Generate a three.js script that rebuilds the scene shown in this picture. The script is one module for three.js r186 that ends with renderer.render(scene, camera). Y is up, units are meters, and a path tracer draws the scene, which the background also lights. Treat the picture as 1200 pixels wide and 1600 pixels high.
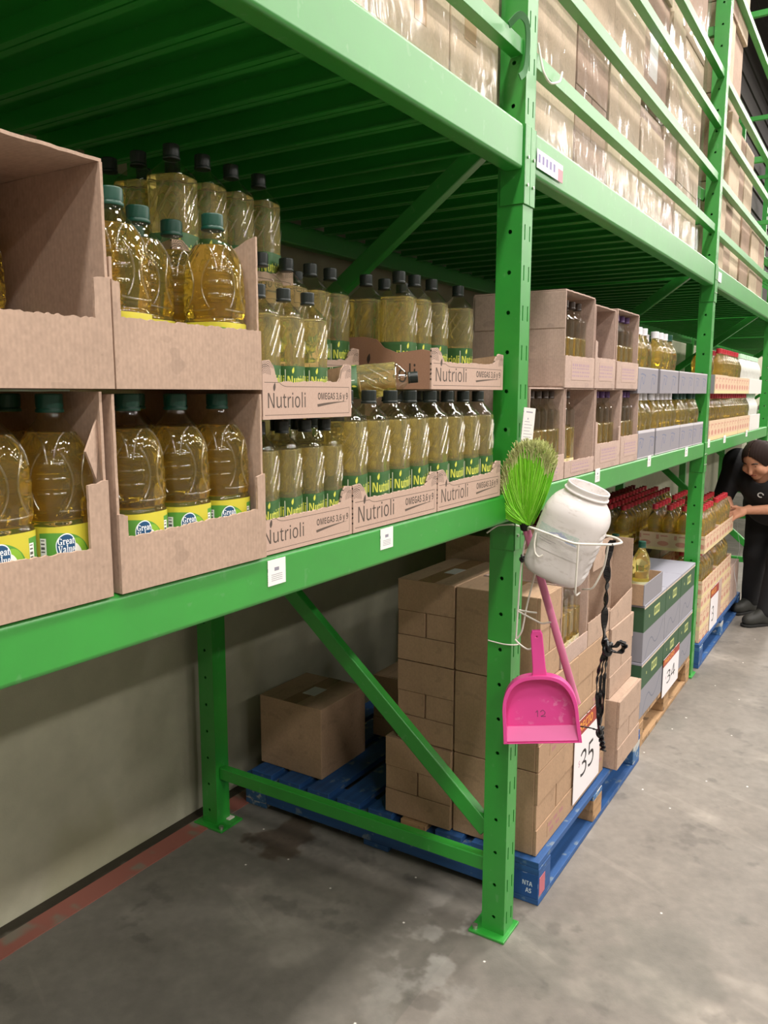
import * as THREE from 'three';
import { RoundedBoxGeometry } from 'three/addons/geometries/RoundedBoxGeometry.js';
import { mergeGeometries, mergeVertices } from 'three/addons/utils/BufferGeometryUtils.js';
import { MarchingCubes } from 'three/addons/objects/MarchingCubes.js';
import { RectAreaLightUniformsLib } from 'three/addons/lights/RectAreaLightUniformsLib.js';

// ------------------------------------------------------------ camera, exposure, light
const scene = new THREE.Scene();
scene.background = new THREE.Color(0x050505);
const camera = new THREE.PerspectiveCamera(65.24, 1200 / 1600, 0.05, 80);
camera.position.set(-1.9576, 1.55, 0.8212);
camera.rotation.order = 'YXZ';
camera.rotation.set(THREE.MathUtils.degToRad(-8.458), THREE.MathUtils.degToRad(32.146 - 90), THREE.MathUtils.degToRad(0.118));
const renderer = new THREE.WebGLRenderer({ antialias: true });
renderer.toneMapping = THREE.LinearToneMapping;
renderer.toneMappingExposure = 1.0;
renderer.shadowMap.enabled = true;
RectAreaLightUniformsLib.init();
const LAMP = { y: 6.3, rows: [1.2, 5.6, 9.8], w: 1.3, d: 0.5, x: [-5.6, -2.4, 0.8, 4.0, 7.2, 10.4, 13.6, 16.8, 20.0, 23.2, 26.4], L: 85, color: 0xfff7f0 };

// ------------------------------------------------------------ helpers
let seed = 7;
const rnd = (a = 0, b = 1) => { seed = (seed * 1664525 + 1013904223) >>> 0; return a + (b - a) * seed / 4294967296; };
const { PI, sin, cos, abs, min, max, pow, sqrt, exp, floor, hypot } = Math;
const clamp = (x, a, b) => min(b, max(a, x)), mixn = (a, b, t) => a + (b - a) * t, smooth = (a, b, x) => { const t = clamp((x - a) / (b - a), 0, 1); return t * t * (3 - 2 * t); };
const used = {};
function numbered(n) { const k = used[n] = (used[n] ?? -1) + 1; return k ? n + '_' + String(k).padStart(3, '0') : n; }
function shade(o) { o.castShadow = o.receiveShadow = true; return o; }
function tag(o, label, category, group) { o.userData.label = label; o.userData.category = category; if (group) o.userData.group = group; else delete o.userData.group; return o; }
function thing(name, label, category, pos = [0, 0, 0], turn = 0, group) {
  const o = new THREE.Group(); o.name = numbered(name); o.position.set(...pos); o.rotation.y = turn; scene.add(o);
  return tag(o, label, category, group);
}
function part(name, geo, mat, parent, pos, rot) {
  const m = shade(new THREE.Mesh(geo, mat)); m.name = name;
  if (pos) m.position.set(...pos);
  if (rot) m.rotation.set(...rot);
  parent.add(m); return m;
}
function single(name, geo, mat, label, category, group) {
  const m = shade(new THREE.Mesh(geo, mat)); m.name = numbered(name); scene.add(m); return tag(m, label, category, group);
}
function structure(name, geo, mat) { const m = shade(new THREE.Mesh(geo, mat)); m.name = name; m.userData.kind = 'structure'; scene.add(m); return m; }
function place(proto, label, pos, turn = 0, group, tilt) {
  const o = proto.clone(); o.name = numbered(proto.name); o.position.set(...pos); o.rotation.set(0, turn, 0);
  if (tilt) o.rotation.set(...tilt);
  scene.add(o); return tag(o, label, proto.userData.category, group);
}
function metres(g) {   // uv in metres, by the way each face looks
  g = g.index ? g.toNonIndexed() : g;
  const p = g.attributes.position, n = g.attributes.normal, uv = new Float32Array(p.count * 2);
  for (let i = 0; i < p.count; i += 3) {
    const nx = abs(n.getX(i) + n.getX(i + 1) + n.getX(i + 2)), ny = abs(n.getY(i) + n.getY(i + 1) + n.getY(i + 2)), nz = abs(n.getZ(i) + n.getZ(i + 1) + n.getZ(i + 2));
    for (let j = i; j < i + 3; j++) {
      const [u, v] = nx >= ny && nx >= nz ? [p.getZ(j), p.getY(j)] : ny >= nz ? [p.getX(j), p.getZ(j)] : [p.getX(j), p.getY(j)];
      uv[j * 2] = u; uv[j * 2 + 1] = v;
    }
  }
  g.setAttribute('uv', new THREE.BufferAttribute(uv, 2)); return g;
}
const block = (w, h, d, r = 0.002) => metres(r ? new RoundedBoxGeometry(w, h, d, 1, r) : new THREE.BoxGeometry(w, h, d));
const span = (x0, x1, y0, y1, z0, z1, r = 0.002) => block(x1 - x0, y1 - y0, z1 - z0, r).translate((x0 + x1) / 2, (y0 + y1) / 2, (z0 + z1) / 2);
function sheet(pts, t, holes) {
  const s = new THREE.Shape(pts.map((p) => new THREE.Vector2(p[0], p[1])));
  for (const h of holes ?? []) s.holes.push(h);
  return new THREE.ExtrudeGeometry(s, { depth: t, bevelEnabled: false, curveSegments: 6 });
}
const torn = (x0, y0, x1, y1, n, amp) => Array.from({ length: n + 1 }, (_, i) => [mixn(x0, x1, i / n) + (i && i < n ? rnd(-amp, amp) * 0.4 : 0), mixn(y0, y1, i / n) + (i && i < n ? rnd(-amp, amp) : 0)]);
const wire = (pts, r = 0.0025, seg = 40, rad = 7) => new THREE.TubeGeometry(new THREE.CatmullRomCurve3(pts.map((p) => new THREE.Vector3(...p)), false, 'catmullrom', 0.35), seg, r, rad, false);
const ORD = ['first', 'second', 'third', 'fourth', 'fifth', 'sixth', 'seventh', 'eighth', 'ninth', 'tenth', 'eleventh', 'twelfth', 'thirteenth', 'fourteenth', 'fifteenth', 'sixteenth', 'seventeenth', 'eighteenth', 'nineteenth', 'twentieth'];

// ------------------------------------------------------------ textures
const hash = (x, y, s) => { let h = (x * 374761393 + y * 668265263 + s * 1442695041) | 0; h = Math.imul(h ^ (h >>> 13), 1274126177); return ((h ^ (h >>> 16)) >>> 0) / 4294967296; };
function vnoise(x, y, s, wrap) {
  const ix = floor(x), iy = floor(y), fx = x - ix, fy = y - iy, sx = fx * fx * (3 - 2 * fx), sy = fy * fy * (3 - 2 * fy), w = (k) => wrap ? ((k % wrap) + wrap) % wrap : k;
  return mixn(mixn(hash(w(ix), w(iy), s), hash(w(ix + 1), w(iy), s), sx), mixn(hash(w(ix), w(iy + 1), s), hash(w(ix + 1), w(iy + 1), s), sx), sy);
}
function fbm(x, y, s, oct = 4, wrap) { let a = 0, k = 0.5, n = 0; for (let i = 0; i < oct; i++) { a += k * vnoise(x, y, s + i, wrap); n += k; x *= 2; y *= 2; if (wrap) wrap *= 2; k *= 0.55; } return a / n; }
function dataTex(w, h, f, srgb, repeat = [1, 1], mirror) {
  const d = new Uint8Array(w * h * 4);
  for (let y = 0; y < h; y++) for (let x = 0; x < w; x++) { const c = f(x / w, y / h), o = (y * w + x) * 4; d[o] = clamp(c[0], 0, 255); d[o + 1] = clamp(c[1] ?? c[0], 0, 255); d[o + 2] = clamp(c[2] ?? c[0], 0, 255); d[o + 3] = 255; }
  const t = new THREE.DataTexture(d, w, h); t.wrapS = t.wrapT = mirror ? THREE.MirroredRepeatWrapping : THREE.RepeatWrapping; t.magFilter = THREE.LinearFilter; t.minFilter = THREE.LinearMipmapLinearFilter; t.generateMipmaps = true;
  if (srgb) t.colorSpace = THREE.SRGBColorSpace;
  t.repeat.set(...repeat); t.needsUpdate = true; return t;
}
function drawn(w, h, f) {
  const c = document.createElement('canvas'); c.width = w; c.height = h; const g = c.getContext('2d'); f(g, w, h);
  const t = new THREE.CanvasTexture(c); t.colorSpace = THREE.SRGBColorSpace; t.wrapS = t.wrapT = THREE.RepeatWrapping; return t;
}
const std = (o) => new THREE.MeshStandardMaterial(o), phys = (o) => new THREE.MeshPhysicalMaterial(o);

const grain = dataTex(512, 512, (u, v) => [110 + 80 * fbm(u * 64, v * 64, 3, 3, 64) + 30 * (hash(floor(u * 512), floor(v * 512), 5) - 0.5)], false, [4, 4]);
const flute = dataTex(512, 512, (u, v) => [120 + 10 * sin(u * 2 * PI * 72) + 55 * (fbm(u * 6, v * 6, 9, 4, 6) - 0.5) + 40 * (fbm(u * 90, v * 90, 2, 2, 90) - 0.5)], false, [2.2, 2.2]);
const boardMap = (r, g, b, s) => dataTex(512, 512, (u, v) => {
  const k = 1 + 0.10 * (fbm(u * 5, v * 5, s, 4, 5) - 0.5) + 0.10 * (fbm(u * 120, v * 90, s + 5, 2, 120) - 0.5) + 0.012 * sin(u * 2 * PI * 72) - (fbm(u * 9, v * 14, s + 8, 3, 9) > 0.7 ? 0.05 : 0);
  return [r * k, g * k, b * k];
}, true, [2.2, 2.2]);
const M = {};
M.card = std({ map: boardMap(176, 151, 132, 21), roughness: 0.85, bumpMap: flute, bumpScale: 0.0006 });
M.cardPink = std({ map: boardMap(184, 160, 147, 41), roughness: 0.82, bumpMap: flute, bumpScale: 0.0004 });
M.cardTan = std({ map: boardMap(172, 142, 113, 61), roughness: 0.85, bumpMap: flute, bumpScale: 0.0006 });
M.cardPale = std({ map: boardMap(200, 181, 156, 81), roughness: 0.8, bumpMap: flute, bumpScale: 0.0005 });
M.tape = phys({ color: 0xb08a60, roughness: 0.25, transparent: true, opacity: 0.55 });
const paintBump = dataTex(256, 256, (u, v) => [128 + 60 * (fbm(u * 20, v * 20, 33, 3, 20) - 0.5)], false, [3, 3]);
const paintMap = (r, g, b, s) => dataTex(512, 512, (u, v) => {
  const k = 1 + 0.10 * (fbm(u * 8, v * 8, s, 4, 8) - 0.5), w = smooth(0.73, 0.8, fbm(u * 30, v * 22, s + 9, 4, 30)) * 0.25;
  return [mixn(r * k, 150, w), mixn(g * k, 165, w), mixn(b * k, 140, w)];
}, true, [1.5, 1.5]);
M.green = phys({ map: paintMap(30, 146, 40, 11), roughness: 0.42, ior: 1.7, clearcoat: 0.6, clearcoatRoughness: 0.5, bumpMap: paintBump, bumpScale: 0.0003 });
M.steel = std({ color: 0xb9b9b0, roughness: 0.35, metalness: 0.9 });
M.black = std({ color: 0x14120f, roughness: 0.6 });
M.whiteWire = phys({ color: 0xe9e4da, roughness: 0.35 });

// ------------------------------------------------------------ setting: floor, walls, roof, lamps
{
  const speck = (x, z) => hash(floor(x * 150), floor(z * 150), 77) > 0.99985;
  const floorMap = dataTex(2048, 2048, (u, v) => {
    const x = -2.2 + u * 6.4, z = 3.6 - v * 6.4;
    let r = 124, g = 118, b = 110;
    const a = fbm(x * 1.3, z * 1.3, 3, 5) - 0.5, c = fbm(x * 7, z * 7, 13, 4) - 0.5, d = fbm(x * 40, z * 40, 23, 3) - 0.5;
    let k = 1 + 0.24 * a + 0.16 * c + 0.14 * d;
    const pit = smooth(0.66, 0.78, fbm(x * 9 + 5, z * 9, 43, 5)); k *= 1 - 0.13 * pit;
    const pale = smooth(0.62, 0.75, fbm(x * 3 + 11, z * 2, 53, 5)); k *= 1 + 0.14 * pale;
    // trodden grey film and tyre scuffs under the racking, ragged patches
    const worn = smooth(0.40, 0.52, fbm(x * 2.2, z * 2.2, 63, 5) + (z < -0.1 ? 0.1 : -0.25));
    r = mixn(r, 104, worn * 0.5); g = mixn(g, 102, worn * 0.5); b = mixn(b, 94, worn * 0.5);
    const oil = smooth(0.50, 0.6, 0.9 - 2.1 * hypot((x - 0.08) * 1.2, (z + 0.86) * 1.7) + 0.6 * (fbm(x * 9, z * 9, 71, 4) - 0.5));
    r = mixn(r, 74, oil * 0.75); g = mixn(g, 62, oil * 0.75); b = mixn(b, 50, oil * 0.75);
    const dust = smooth(0.5, 0.66, fbm(x * 11, z * 11, 101, 5)) * exp(-pow((x + 0.12) / 0.3, 2) - pow((z + 0.12) / 0.14, 2)) * 0.55; r = mixn(r, 190, dust); g = mixn(g, 188, dust); b = mixn(b, 182, dust);
    const scr = smooth(0.86, 0.9, vnoise(x * 22 + z * 9, (z - x * 0.4) * 1.6, 91)) * 0.05; k *= 1 + scr;
    const grime = smooth(0.012, -0.012, z + 1.212 + 0.05 * (fbm(x * 12, z * 12, 81, 4) - 0.5)) * 0.9; r = mixn(r, 40, grime); g = mixn(g, 34, grime); b = mixn(b, 24, grime);
    if (speck(x, z)) { r = 236; g = 232; b = 224; k = 1; }
    return [r * k, g * k, b * k];
  }, true, [1 / 6.4, 1 / 6.4], true);
  floorMap.offset.set(2.2 / 6.4, 3.6 / 6.4);
  const floorRough = dataTex(512, 512, (u, v) => [150 + 90 * (fbm(u * 10, v * 10, 15, 5, 10) - 0.5)], false, [0.6, 0.6]);
  const floorMat = std({ map: floorMap, roughness: 1, roughnessMap: floorRough, bumpMap: grain, bumpScale: 0.0008 });
  const fg = new THREE.BoxGeometry(38, 0.2, 16); { const p = fg.attributes.position, uv = fg.attributes.uv; fg.translate(11.6, -0.1, 6.5); for (let i = 0; i < p.count; i++) uv.setXY(i, p.getX(i), -p.getZ(i)); }
  structure('floor', fg, floorMat);
  const wallMap = dataTex(1024, 1024, (u, v) => {
    const x = u * 3.2, y = v * 3.2, k = 1 + 0.16 * (fbm(x * 1.4, y * 1.1, 4, 5) - 0.5) + 0.07 * (fbm(x * 22, y * 22, 14, 3) - 0.5);
    const st = smooth(0.6, 0.72, fbm(x * 2.4 + 3, y * 1.3, 24, 4)) * 0.3;
    let c = [mixn(178 * k, 146, st), mixn(176 * k, 144, st), mixn(154 * k, 108, st)];
    const rag = 0.055 + 0.075 * pow(fbm(x * 5, 0.5, 34, 5), 2) * 2 + 0.05 * (fbm(x * 30, y * 30, 44, 3) - 0.5), dirt = smooth(0.012, -0.012, y - rag) * 0.88;
    c = c.map((q, i) => mixn(q, [46, 40, 28][i], dirt)); return c;
  }, true, [1 / 3.2, 1 / 3.2], true);
  structure('wall_back', span(-7, 30, 0, 2.5, -1.465, -1.265, 0), std({ map: wallMap, roughness: 0.85, bumpMap: grain, bumpScale: 0.001 }));
  { const ribs = [span(-7, 30, 2.5, 9, -1.465, -1.28, 0)]; for (let y = 2.6; y < 8.9; y += 0.3) ribs.push(span(-7, 30, y, y + 0.14, -1.28, -1.255, 0)); structure('wall_upper', mergeGeometries(ribs), std({ color: 0x2e2a27, roughness: 0.8 })); }
  const plain = std({ color: 0x77726a, roughness: 0.9, bumpMap: grain, bumpScale: 0.001 });
  structure('wall_front', span(-7, 30, 0, 9, 14, 14.2, 0), plain);
  structure('wall_left', span(-7.2, -7, 0, 9, -1.465, 14.2, 0), plain);
  structure('wall_right', span(30, 30.2, 0, 9, -1.465, 14.2, 0), plain);
  structure('ceiling', span(-7, 30, 9, 9.2, -1.465, 14.2, 0), std({ color: 0x45443f, roughness: 0.9 }));
  const stripe = dataTex(1024, 64, (u, v) => { const w = smooth(0.55, 0.66, fbm(u * 70, v * 5, 6, 4)); return [mixn(150, 128, w), mixn(92, 118, w), mixn(80, 104, w)]; }, true, [1 / 8, 1]);
  structure('trim_1', span(-7, 9, 0, 0.003, -1.215, -1.135, 0), std({ map: stripe, roughness: 0.8 }));

  const shell = std({ color: 0xd8d8d4, roughness: 0.5 }), glow = std({ color: 0xffffff, emissive: LAMP.color, emissiveIntensity: 9, roughness: 0.6 });
  for (const [j, z] of LAMP.rows.entries()) LAMP.x.forEach((x, i) => {
    const t = thing('ceiling_lamp', `long warehouse lamp, ${ORD[i]} of the row ${['over the aisle', 'beyond the aisle', 'farthest from the rack'][j]}`, 'lamp', [x, LAMP.y, z], 0, 'warehouse lamps');
    part('housing', span(-LAMP.w / 2, LAMP.w / 2, 0.03, 0.12, -LAMP.d / 2, LAMP.d / 2, 0.02), shell, t);
    part('diffuser', span(-LAMP.w / 2 + 0.02, LAMP.w / 2 - 0.02, 0.012, 0.03, -LAMP.d / 2 + 0.02, LAMP.d / 2 - 0.02, 0.004), glow, t);
    for (const s of [-1, 1]) part('cable', new THREE.CylinderGeometry(0.006, 0.006, 9 - LAMP.y - 0.12, 8).translate(s * 0.4, (9 - LAMP.y + 0.12) / 2, 0), shell, t);
    const l = new THREE.RectAreaLight(LAMP.color, LAMP.L, LAMP.w - 0.04, LAMP.d - 0.04);
    l.name = 'lamp_light'; l.position.set(x, LAMP.y, z); l.lookAt(x, 0, z); scene.add(l);
  });
}

// ------------------------------------------------------------ pallet racking
const BAY = 2.537, PW = 0.065, PD = 0.07, FD = 1.116;
const TOP = 5.2;
{
  const rect = (x, y, w, h) => { const p = new THREE.Path(); p.moveTo(x, y); p.lineTo(x + w, y); p.lineTo(x + w, y + h); p.lineTo(x, y + h); p.closePath(); return p; };
  const hole = (x, y, r) => { const p = new THREE.Path(); p.absarc(x, y, r, 0, PI * 2); return p; };
  const slots = [], holes = [];
  for (let y = 0.035; y < TOP - 0.1; y += 0.1) { slots.push(rect(0.014, y, 0.006, 0.038), rect(0.046, y, 0.006, 0.038)); holes.push(hole(0.033, y + 0.02, 0.0055)); }
  const face = sheet([[0.002, 0], [PW - 0.002, 0], [PW - 0.002, TOP], [0.002, TOP]], 0.003, slots).translate(0, 0, -0.003);
  const flank = sheet([[0.0, 0], [PD, 0], [PD, TOP], [0.0, TOP]], 0.003, holes).rotateY(PI / 2);
  const post = mergeGeometries([face, flank, flank.clone().translate(PW - 0.003, 0, 0),
    span(0.003, PW - 0.003, 0, TOP, -PD, -PD + 0.003, 0)].map((g) => { const q = g.index ? g.toNonIndexed() : g; for (const k of Object.keys(q.attributes)) if (!['position', 'normal', 'uv'].includes(k)) q.deleteAttribute(k); return q; }));
  const rear = post.clone().rotateY(PI).translate(PW, 0, -FD - PD);
  const bar = (z0, y0, z1, y1, h = 0.045) => { const L = hypot(z1 - z0, y1 - y0); return block(0.032, h, L, 0.004).rotateX(Math.atan2(y1 - y0, -(z1 - z0))).translate(0.033, (y0 + y1) / 2, (z0 + z1) / 2); };
  const bolt = new THREE.CylinderGeometry(0.009, 0.009, 0.008, 6).rotateZ(PI / 2);
  const where = ['carrying the broom and dustpan', 'behind the green and grey cases', 'farthest along, cut by the edge', 'one bay beyond the edge of view', 'two bays beyond the edge of view', 'three bays beyond the edge of view'];
  [0, BAY, 2 * BAY, 3 * BAY, 4 * BAY, 5 * BAY].forEach((x, i) => {
    const t = thing('upright_frame', 'green steel rack upright frame ' + where[i], 'rack frame', [x, 0, 0]);
    part('front_post', post, M.green, t); part('rear_post', rear, M.green, t);
    part('base_plate', span(-0.028, 0.085, 0, 0.008, -0.1, 0.012, 0.002), M.green, t);
    part('base_plate', span(-0.028, 0.085, 0, 0.008, -FD - 0.09, -FD + 0.045, 0.002), M.green, t);
    part('strut', bar(-PD, 0.197, -FD, 0.197), M.green, t);
    part('brace', bar(-PD - 0.002, 0.30, -FD, 1.195, 0.05), M.green, t);
    part('strut', bar(-PD, 1.24, -FD, 1.24), M.green, t);
    part('brace', bar(-FD, 1.475, -PD, 2.22, 0.05), M.green, t);
    part('strut', bar(-PD, 2.44, -FD, 2.44), M.green, t);
    part('brace', bar(-PD, 2.55, -FD, 3.3, 0.05), M.green, t);
    part('strut', bar(-PD, 3.34, -FD, 3.34), M.green, t);
    part('strut', bar(-PD, 4.4, -FD, 4.4), M.green, t);
    for (const z of [-0.085, -FD + 0.03]) part('anchor_bolt', bolt.clone().rotateZ(PI / 2).scale(1, 1.6, 1), M.steel, t, [-0.012, 0.012, z]);
  });

  const plankShape = sheet([[0, -0.05], [0.016, -0.05], [0.016, -0.046], [0.004, -0.046], [0.004, -0.004], [0.136, -0.004], [0.136, -0.046], [0.124, -0.046], [0.124, -0.05], [0.14, -0.05], [0.14, 0], [0, 0]], 1.03).translate(0, 0, -1.03);
  const bayName = ['above the nearest shelf on the left', 'of the middle bay', 'of the far bay on the right'];
  const level = [[1.216, 1.293, 'lower', 1.135], [2.1, 2.208, 'upper', 2.02]];
  const clip = span(0, 0.006, -0.012, 0.012, 0, 0.004, 0.001);
  for (let b = -1; b < 5; b++) for (const [y0, y1, lv, yc] of level) {
    const x0 = b * BAY + PW, x1 = (b + 1) * BAY, words = ['nearest bay on the left', 'middle bay between the uprights', 'far bay on the right', 'first bay beyond the far one', 'second bay beyond the far one', 'third bay beyond the far one'][b + 1];
    const t = thing('shelf_beam', `green ${lv} front beam of the ${words}`, 'beam');
    part('beam_bar', span(x0 + 0.004, x1 - 0.004, y0, y1, -0.052, 0, 0.009), M.green, t);
    const ends = [[x1 - 0.004, x1, x1 - 0.004, x1 + PW / 2 - 0.001]];
    if (b > -1) ends.unshift([x0, x0 + 0.004, x0 - PW / 2 + 0.001, x0 + 0.004]);
    for (const [s0, s1, f0, f1] of ends) {
      part('end_connector', mergeGeometries([span(s0, s1, yc, y1, -0.062, 0.004, 0.001), span(f0, f1, yc, y1, 0.0005, 0.004, 0.001)]), M.green, t);
      for (const q of [0.25, 0.6]) part('locking_pin', new THREE.CylinderGeometry(0.004, 0.004, 0.005, 8).rotateX(PI / 2), M.steel, t, [(f0 + f1) / 2, mixn(yc, y1, q), 0.005]);
    }
    const r = thing('rear_beam', `dark green ${lv} rear beam along the wall, ${words}`, 'beam');
    part('beam_bar', span(x0 + 0.002, x1 - 0.002, y0, y1 - 0.03, -FD - 0.055, -FD - 0.005, 0.006), M.green, r);
    const d = thing('shelf_deck', `dark green slatted steel deck at the ${lv} level, ${words}`, 'deck');
    for (let k = 0; k < 17; k++) part('deck_plank', plankShape, M.green, d, [x0 + 0.008 + k * 0.1443, y1 - 0.005, -0.058]);
  }
  const railGeo = (x0, x1) => mergeGeometries([span(x0, x1, 0, 0.036, -0.014, -0.010, 0.001), span(x0, x1, 0, 0.004, -0.042, -0.012, 0.001)]);
  const railMat = M.green, height = ['lowest', 'second', 'third', 'topmost'];
  for (let b = -1; b < 2; b++) [2.368, 2.615, 2.87, 3.105, 3.6].slice(0, b < 0 ? 1 : 5).forEach((y, i) =>
    single('guard_rail', railGeo(b * BAY + PW + 0.002, (b + 1) * BAY - 0.002).translate(0, y, 0), railMat, b < 0 ? 'green safety rail above the upper beam of the nearest bay' : `${height[i] ?? 'highest hidden'} green safety rail in front of the wrapped cartons, ${['middle', 'far'][b]} bay`, 'rail'));
}

// ------------------------------------------------------------ bottles
function rings(keys, n) {   // keys: [y, radius, squareness]
  const c = new THREE.CatmullRomCurve3(keys.map((k) => new THREE.Vector3(k[1] * 10, k[0] * 10, k[2] ?? 2)), false, 'centripetal');
  return c.getSpacedPoints(n).map((p) => [p.y / 10, p.x / 10, p.z]);
}
function section(th, r, q) { const a = abs(cos(th)), b = abs(sin(th)); return q > 2.02 ? r / pow(pow(a, q) + pow(b, q), 1 / q) : r; }
function hull(rs, nT, mod, { open = false, band = false, grow = 0 } = {}) {
  const pos = [], uv = [], idx = [], cols = band ? nT + 1 : nT;
  rs.forEach(([y, r, q], j) => { for (let i = 0; i < cols; i++) { const th = i / nT * 2 * PI; let R = section(th, r, q ?? 2) + grow; if (mod) R += mod(th, y, R); pos.push(R * cos(th), y, R * sin(th)); uv.push(1 - i / nT, j / (rs.length - 1)); } });
  for (let j = 0; j < rs.length - 1; j++) for (let i = 0; i < nT; i++) { const a = j * cols + i, b = j * cols + (i + 1) % cols, c = a + cols, d = b + cols; idx.push(a, c, b, b, c, d); }
  if (!open && !band) {
    const n = rs.length, lo = pos.length / 3; pos.push(0, rs[0][0], 0, 0, rs[n - 1][0], 0); uv.push(0, 0, 0, 0);
    for (let i = 0; i < nT; i++) { idx.push(lo, i, (i + 1) % nT); idx.push(lo + 1, (n - 1) * nT + (i + 1) % nT, (n - 1) * nT + i); }
  }
  const g = new THREE.BufferGeometry(); g.setAttribute('position', new THREE.Float32BufferAttribute(pos, 3)); g.setAttribute('uv', new THREE.Float32BufferAttribute(uv, 2)); g.setIndex(idx); g.computeVertexNormals();
  if (band) { const nn = g.attributes.normal; for (let j = 0; j < rs.length; j++) { const a = j * cols, b = a + nT, v = [nn.getX(a) + nn.getX(b), nn.getY(a) + nn.getY(b), nn.getZ(a) + nn.getZ(b)], l = hypot(...v); for (const k of [a, b]) nn.setXYZ(k, v[0] / l, v[1] / l, v[2] / l); } }
  return g;
}
const below = (rs, y) => { const o = rs.filter((r) => r[0] < y - 1e-4), k = rs.findIndex((r) => r[0] >= y - 1e-4), a = rs[k - 1], b = rs[k], t = (y - a[0]) / (b[0] - a[0]); o.push(a.map((v, i) => mixn(v, b[i], t))); return o; };
const above = (rs, y) => { const k = rs.findIndex((r) => r[0] >= y - 1e-4), a = rs[k - 1], b = rs[k], t = (y - a[0]) / (b[0] - a[0]); return [a.map((v, i) => mixn(v, b[i], t)), ...rs.filter((r) => r[0] > y + 1e-4)]; };
const capGeo = (y0, y1, r, nT = 32, ribs = true) => hull([[y0, r * 0.98], [y0 + 0.0005, r * 1.06], [y0 + 0.004, r * 1.06], [y0 + 0.0045, r * 0.97], [y0 + 0.0065, r * 0.97], [y0 + 0.007, r], [y1 - 0.002, r], [y1 - 0.0005, r * 0.97], [y1, r * 0.9]], nT, ribs ? (th, y, R) => (y > y0 + 0.0065 && y < y1 - 0.001 ? 0.0003 * cos(th * nT / 2) : 0) : null);
const oil = (color, dist, o = {}) => phys({ color: new THREE.Color().setRGB(...color.map((c, i) => pow(c, [1, 1.35, 1.2][i]))), transmission: 0.95, thickness: 0.05, ior: 1.47, roughness: 0.015, attenuationColor: new THREE.Color().setRGB(...color), attenuationDistance: dist, ...o });
const clear = phys({ color: 0xf4f4ee, transmission: 1, thickness: 0, ior: 1.5, roughness: 0.04 });
const plastic = (c, r = 0.4) => phys({ color: c, roughness: r });
M.oilPale = oil([0.99, 0.935, 0.57], 0.1, { transmission: 0.89 }); M.oilGold = oil([0.975, 0.865, 0.34], 0.1, { transmission: 0.955 }); M.oilAmber = oil([0.965, 0.88, 0.46], 0.07, { transmission: 0.92 }); M.oilSun = oil([0.975, 0.91, 0.5], 0.1, { transmission: 0.92 });
M.capBlack = plastic(0x17211e); M.capGreen = plastic(0x0f4536); M.capRed = plastic(0xb02430); M.capWhite = plastic(0xe4e4ea); M.capBrown = plastic(0x33261c); M.capPurple = plastic(0x4d2f63);

// raised moulding lines that follow a bottle's surface: [side, s along the side, y] per point
function ridges(rs, half, lines, rad = 0.001) {
  const at = (k, s, y) => { const j = max(1, rs.findIndex((r) => r[0] >= y)), a = rs[j - 1], b = rs[j], t = clamp((y - a[0]) / (b[0] - a[0] + 1e-9), 0, 1), r = mixn(a[1], b[1], t), q = mixn(a[2], b[2], t), th = PI / 2 * k + Math.atan(s / half), R = section(th, r, q) + 0.0002; return new THREE.Vector3(R * cos(th), y, R * sin(th)); };
  const gs = []; for (let k = 0; k < 4; k++) for (const l of lines) gs.push(new THREE.TubeGeometry(new THREE.CatmullRomCurve3(l.map(([s, y]) => at(k, s, y))), l.length * 3, rad, 6, false));
  return mergeGeometries(gs);
}
const ridgeGlass = phys({ color: 0xf6f3dc, transmission: 1, thickness: 0, ior: 2.1, roughness: 0.2 });
const leaf = (g, x, y, s) => { g.beginPath(); g.moveTo(x, y); g.quadraticCurveTo(x - s * 0.5, y - s * 0.6, x + s * 0.25, y - s * 1.2); g.quadraticCurveTo(x + s * 0.55, y - s * 0.4, x, y); g.fill(); };
function nutriLogo(g, x, y, px, ink, squash = 0.86) { g.save(); g.translate(x, y); g.scale(squash, 1); g.fillStyle = ink; g.font = px + 'px sans-serif'; g.fillText('Nutrioli', 0, 0); leaf(g, px * 0.62, -px * 0.78, px * 0.36); g.restore(); }
const labelSlim = drawn(1024, 300, (g, w, h) => {
  g.fillStyle = '#345f31'; g.fillRect(0, 0, w, h);
  for (let k = 0; k < 4; k++) {
    const x = k * 256;
    g.fillStyle = '#3a6438'; g.fillRect(x + 4, 0, 248, 16); g.fillStyle = '#d8dcc8'; g.fillRect(x, 20, 7, 160);
    g.font = 'bold 78px sans-serif'; g.fillStyle = '#d8da58'; g.save(); g.translate(x + 14, 116); g.scale(0.82, 1); g.fillText('Nutrioli', 0, 0); g.restore(); leaf(g, x + 60, 46, 34);
    g.fillStyle = '#c9d3a0'; g.fillRect(x + 40, 200, 170, 10); g.fillRect(x + 60, 222, 130, 8); g.fillStyle = '#3f8a36'; g.fillRect(x + 10, 246, 236, 44);
  }
});
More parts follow.
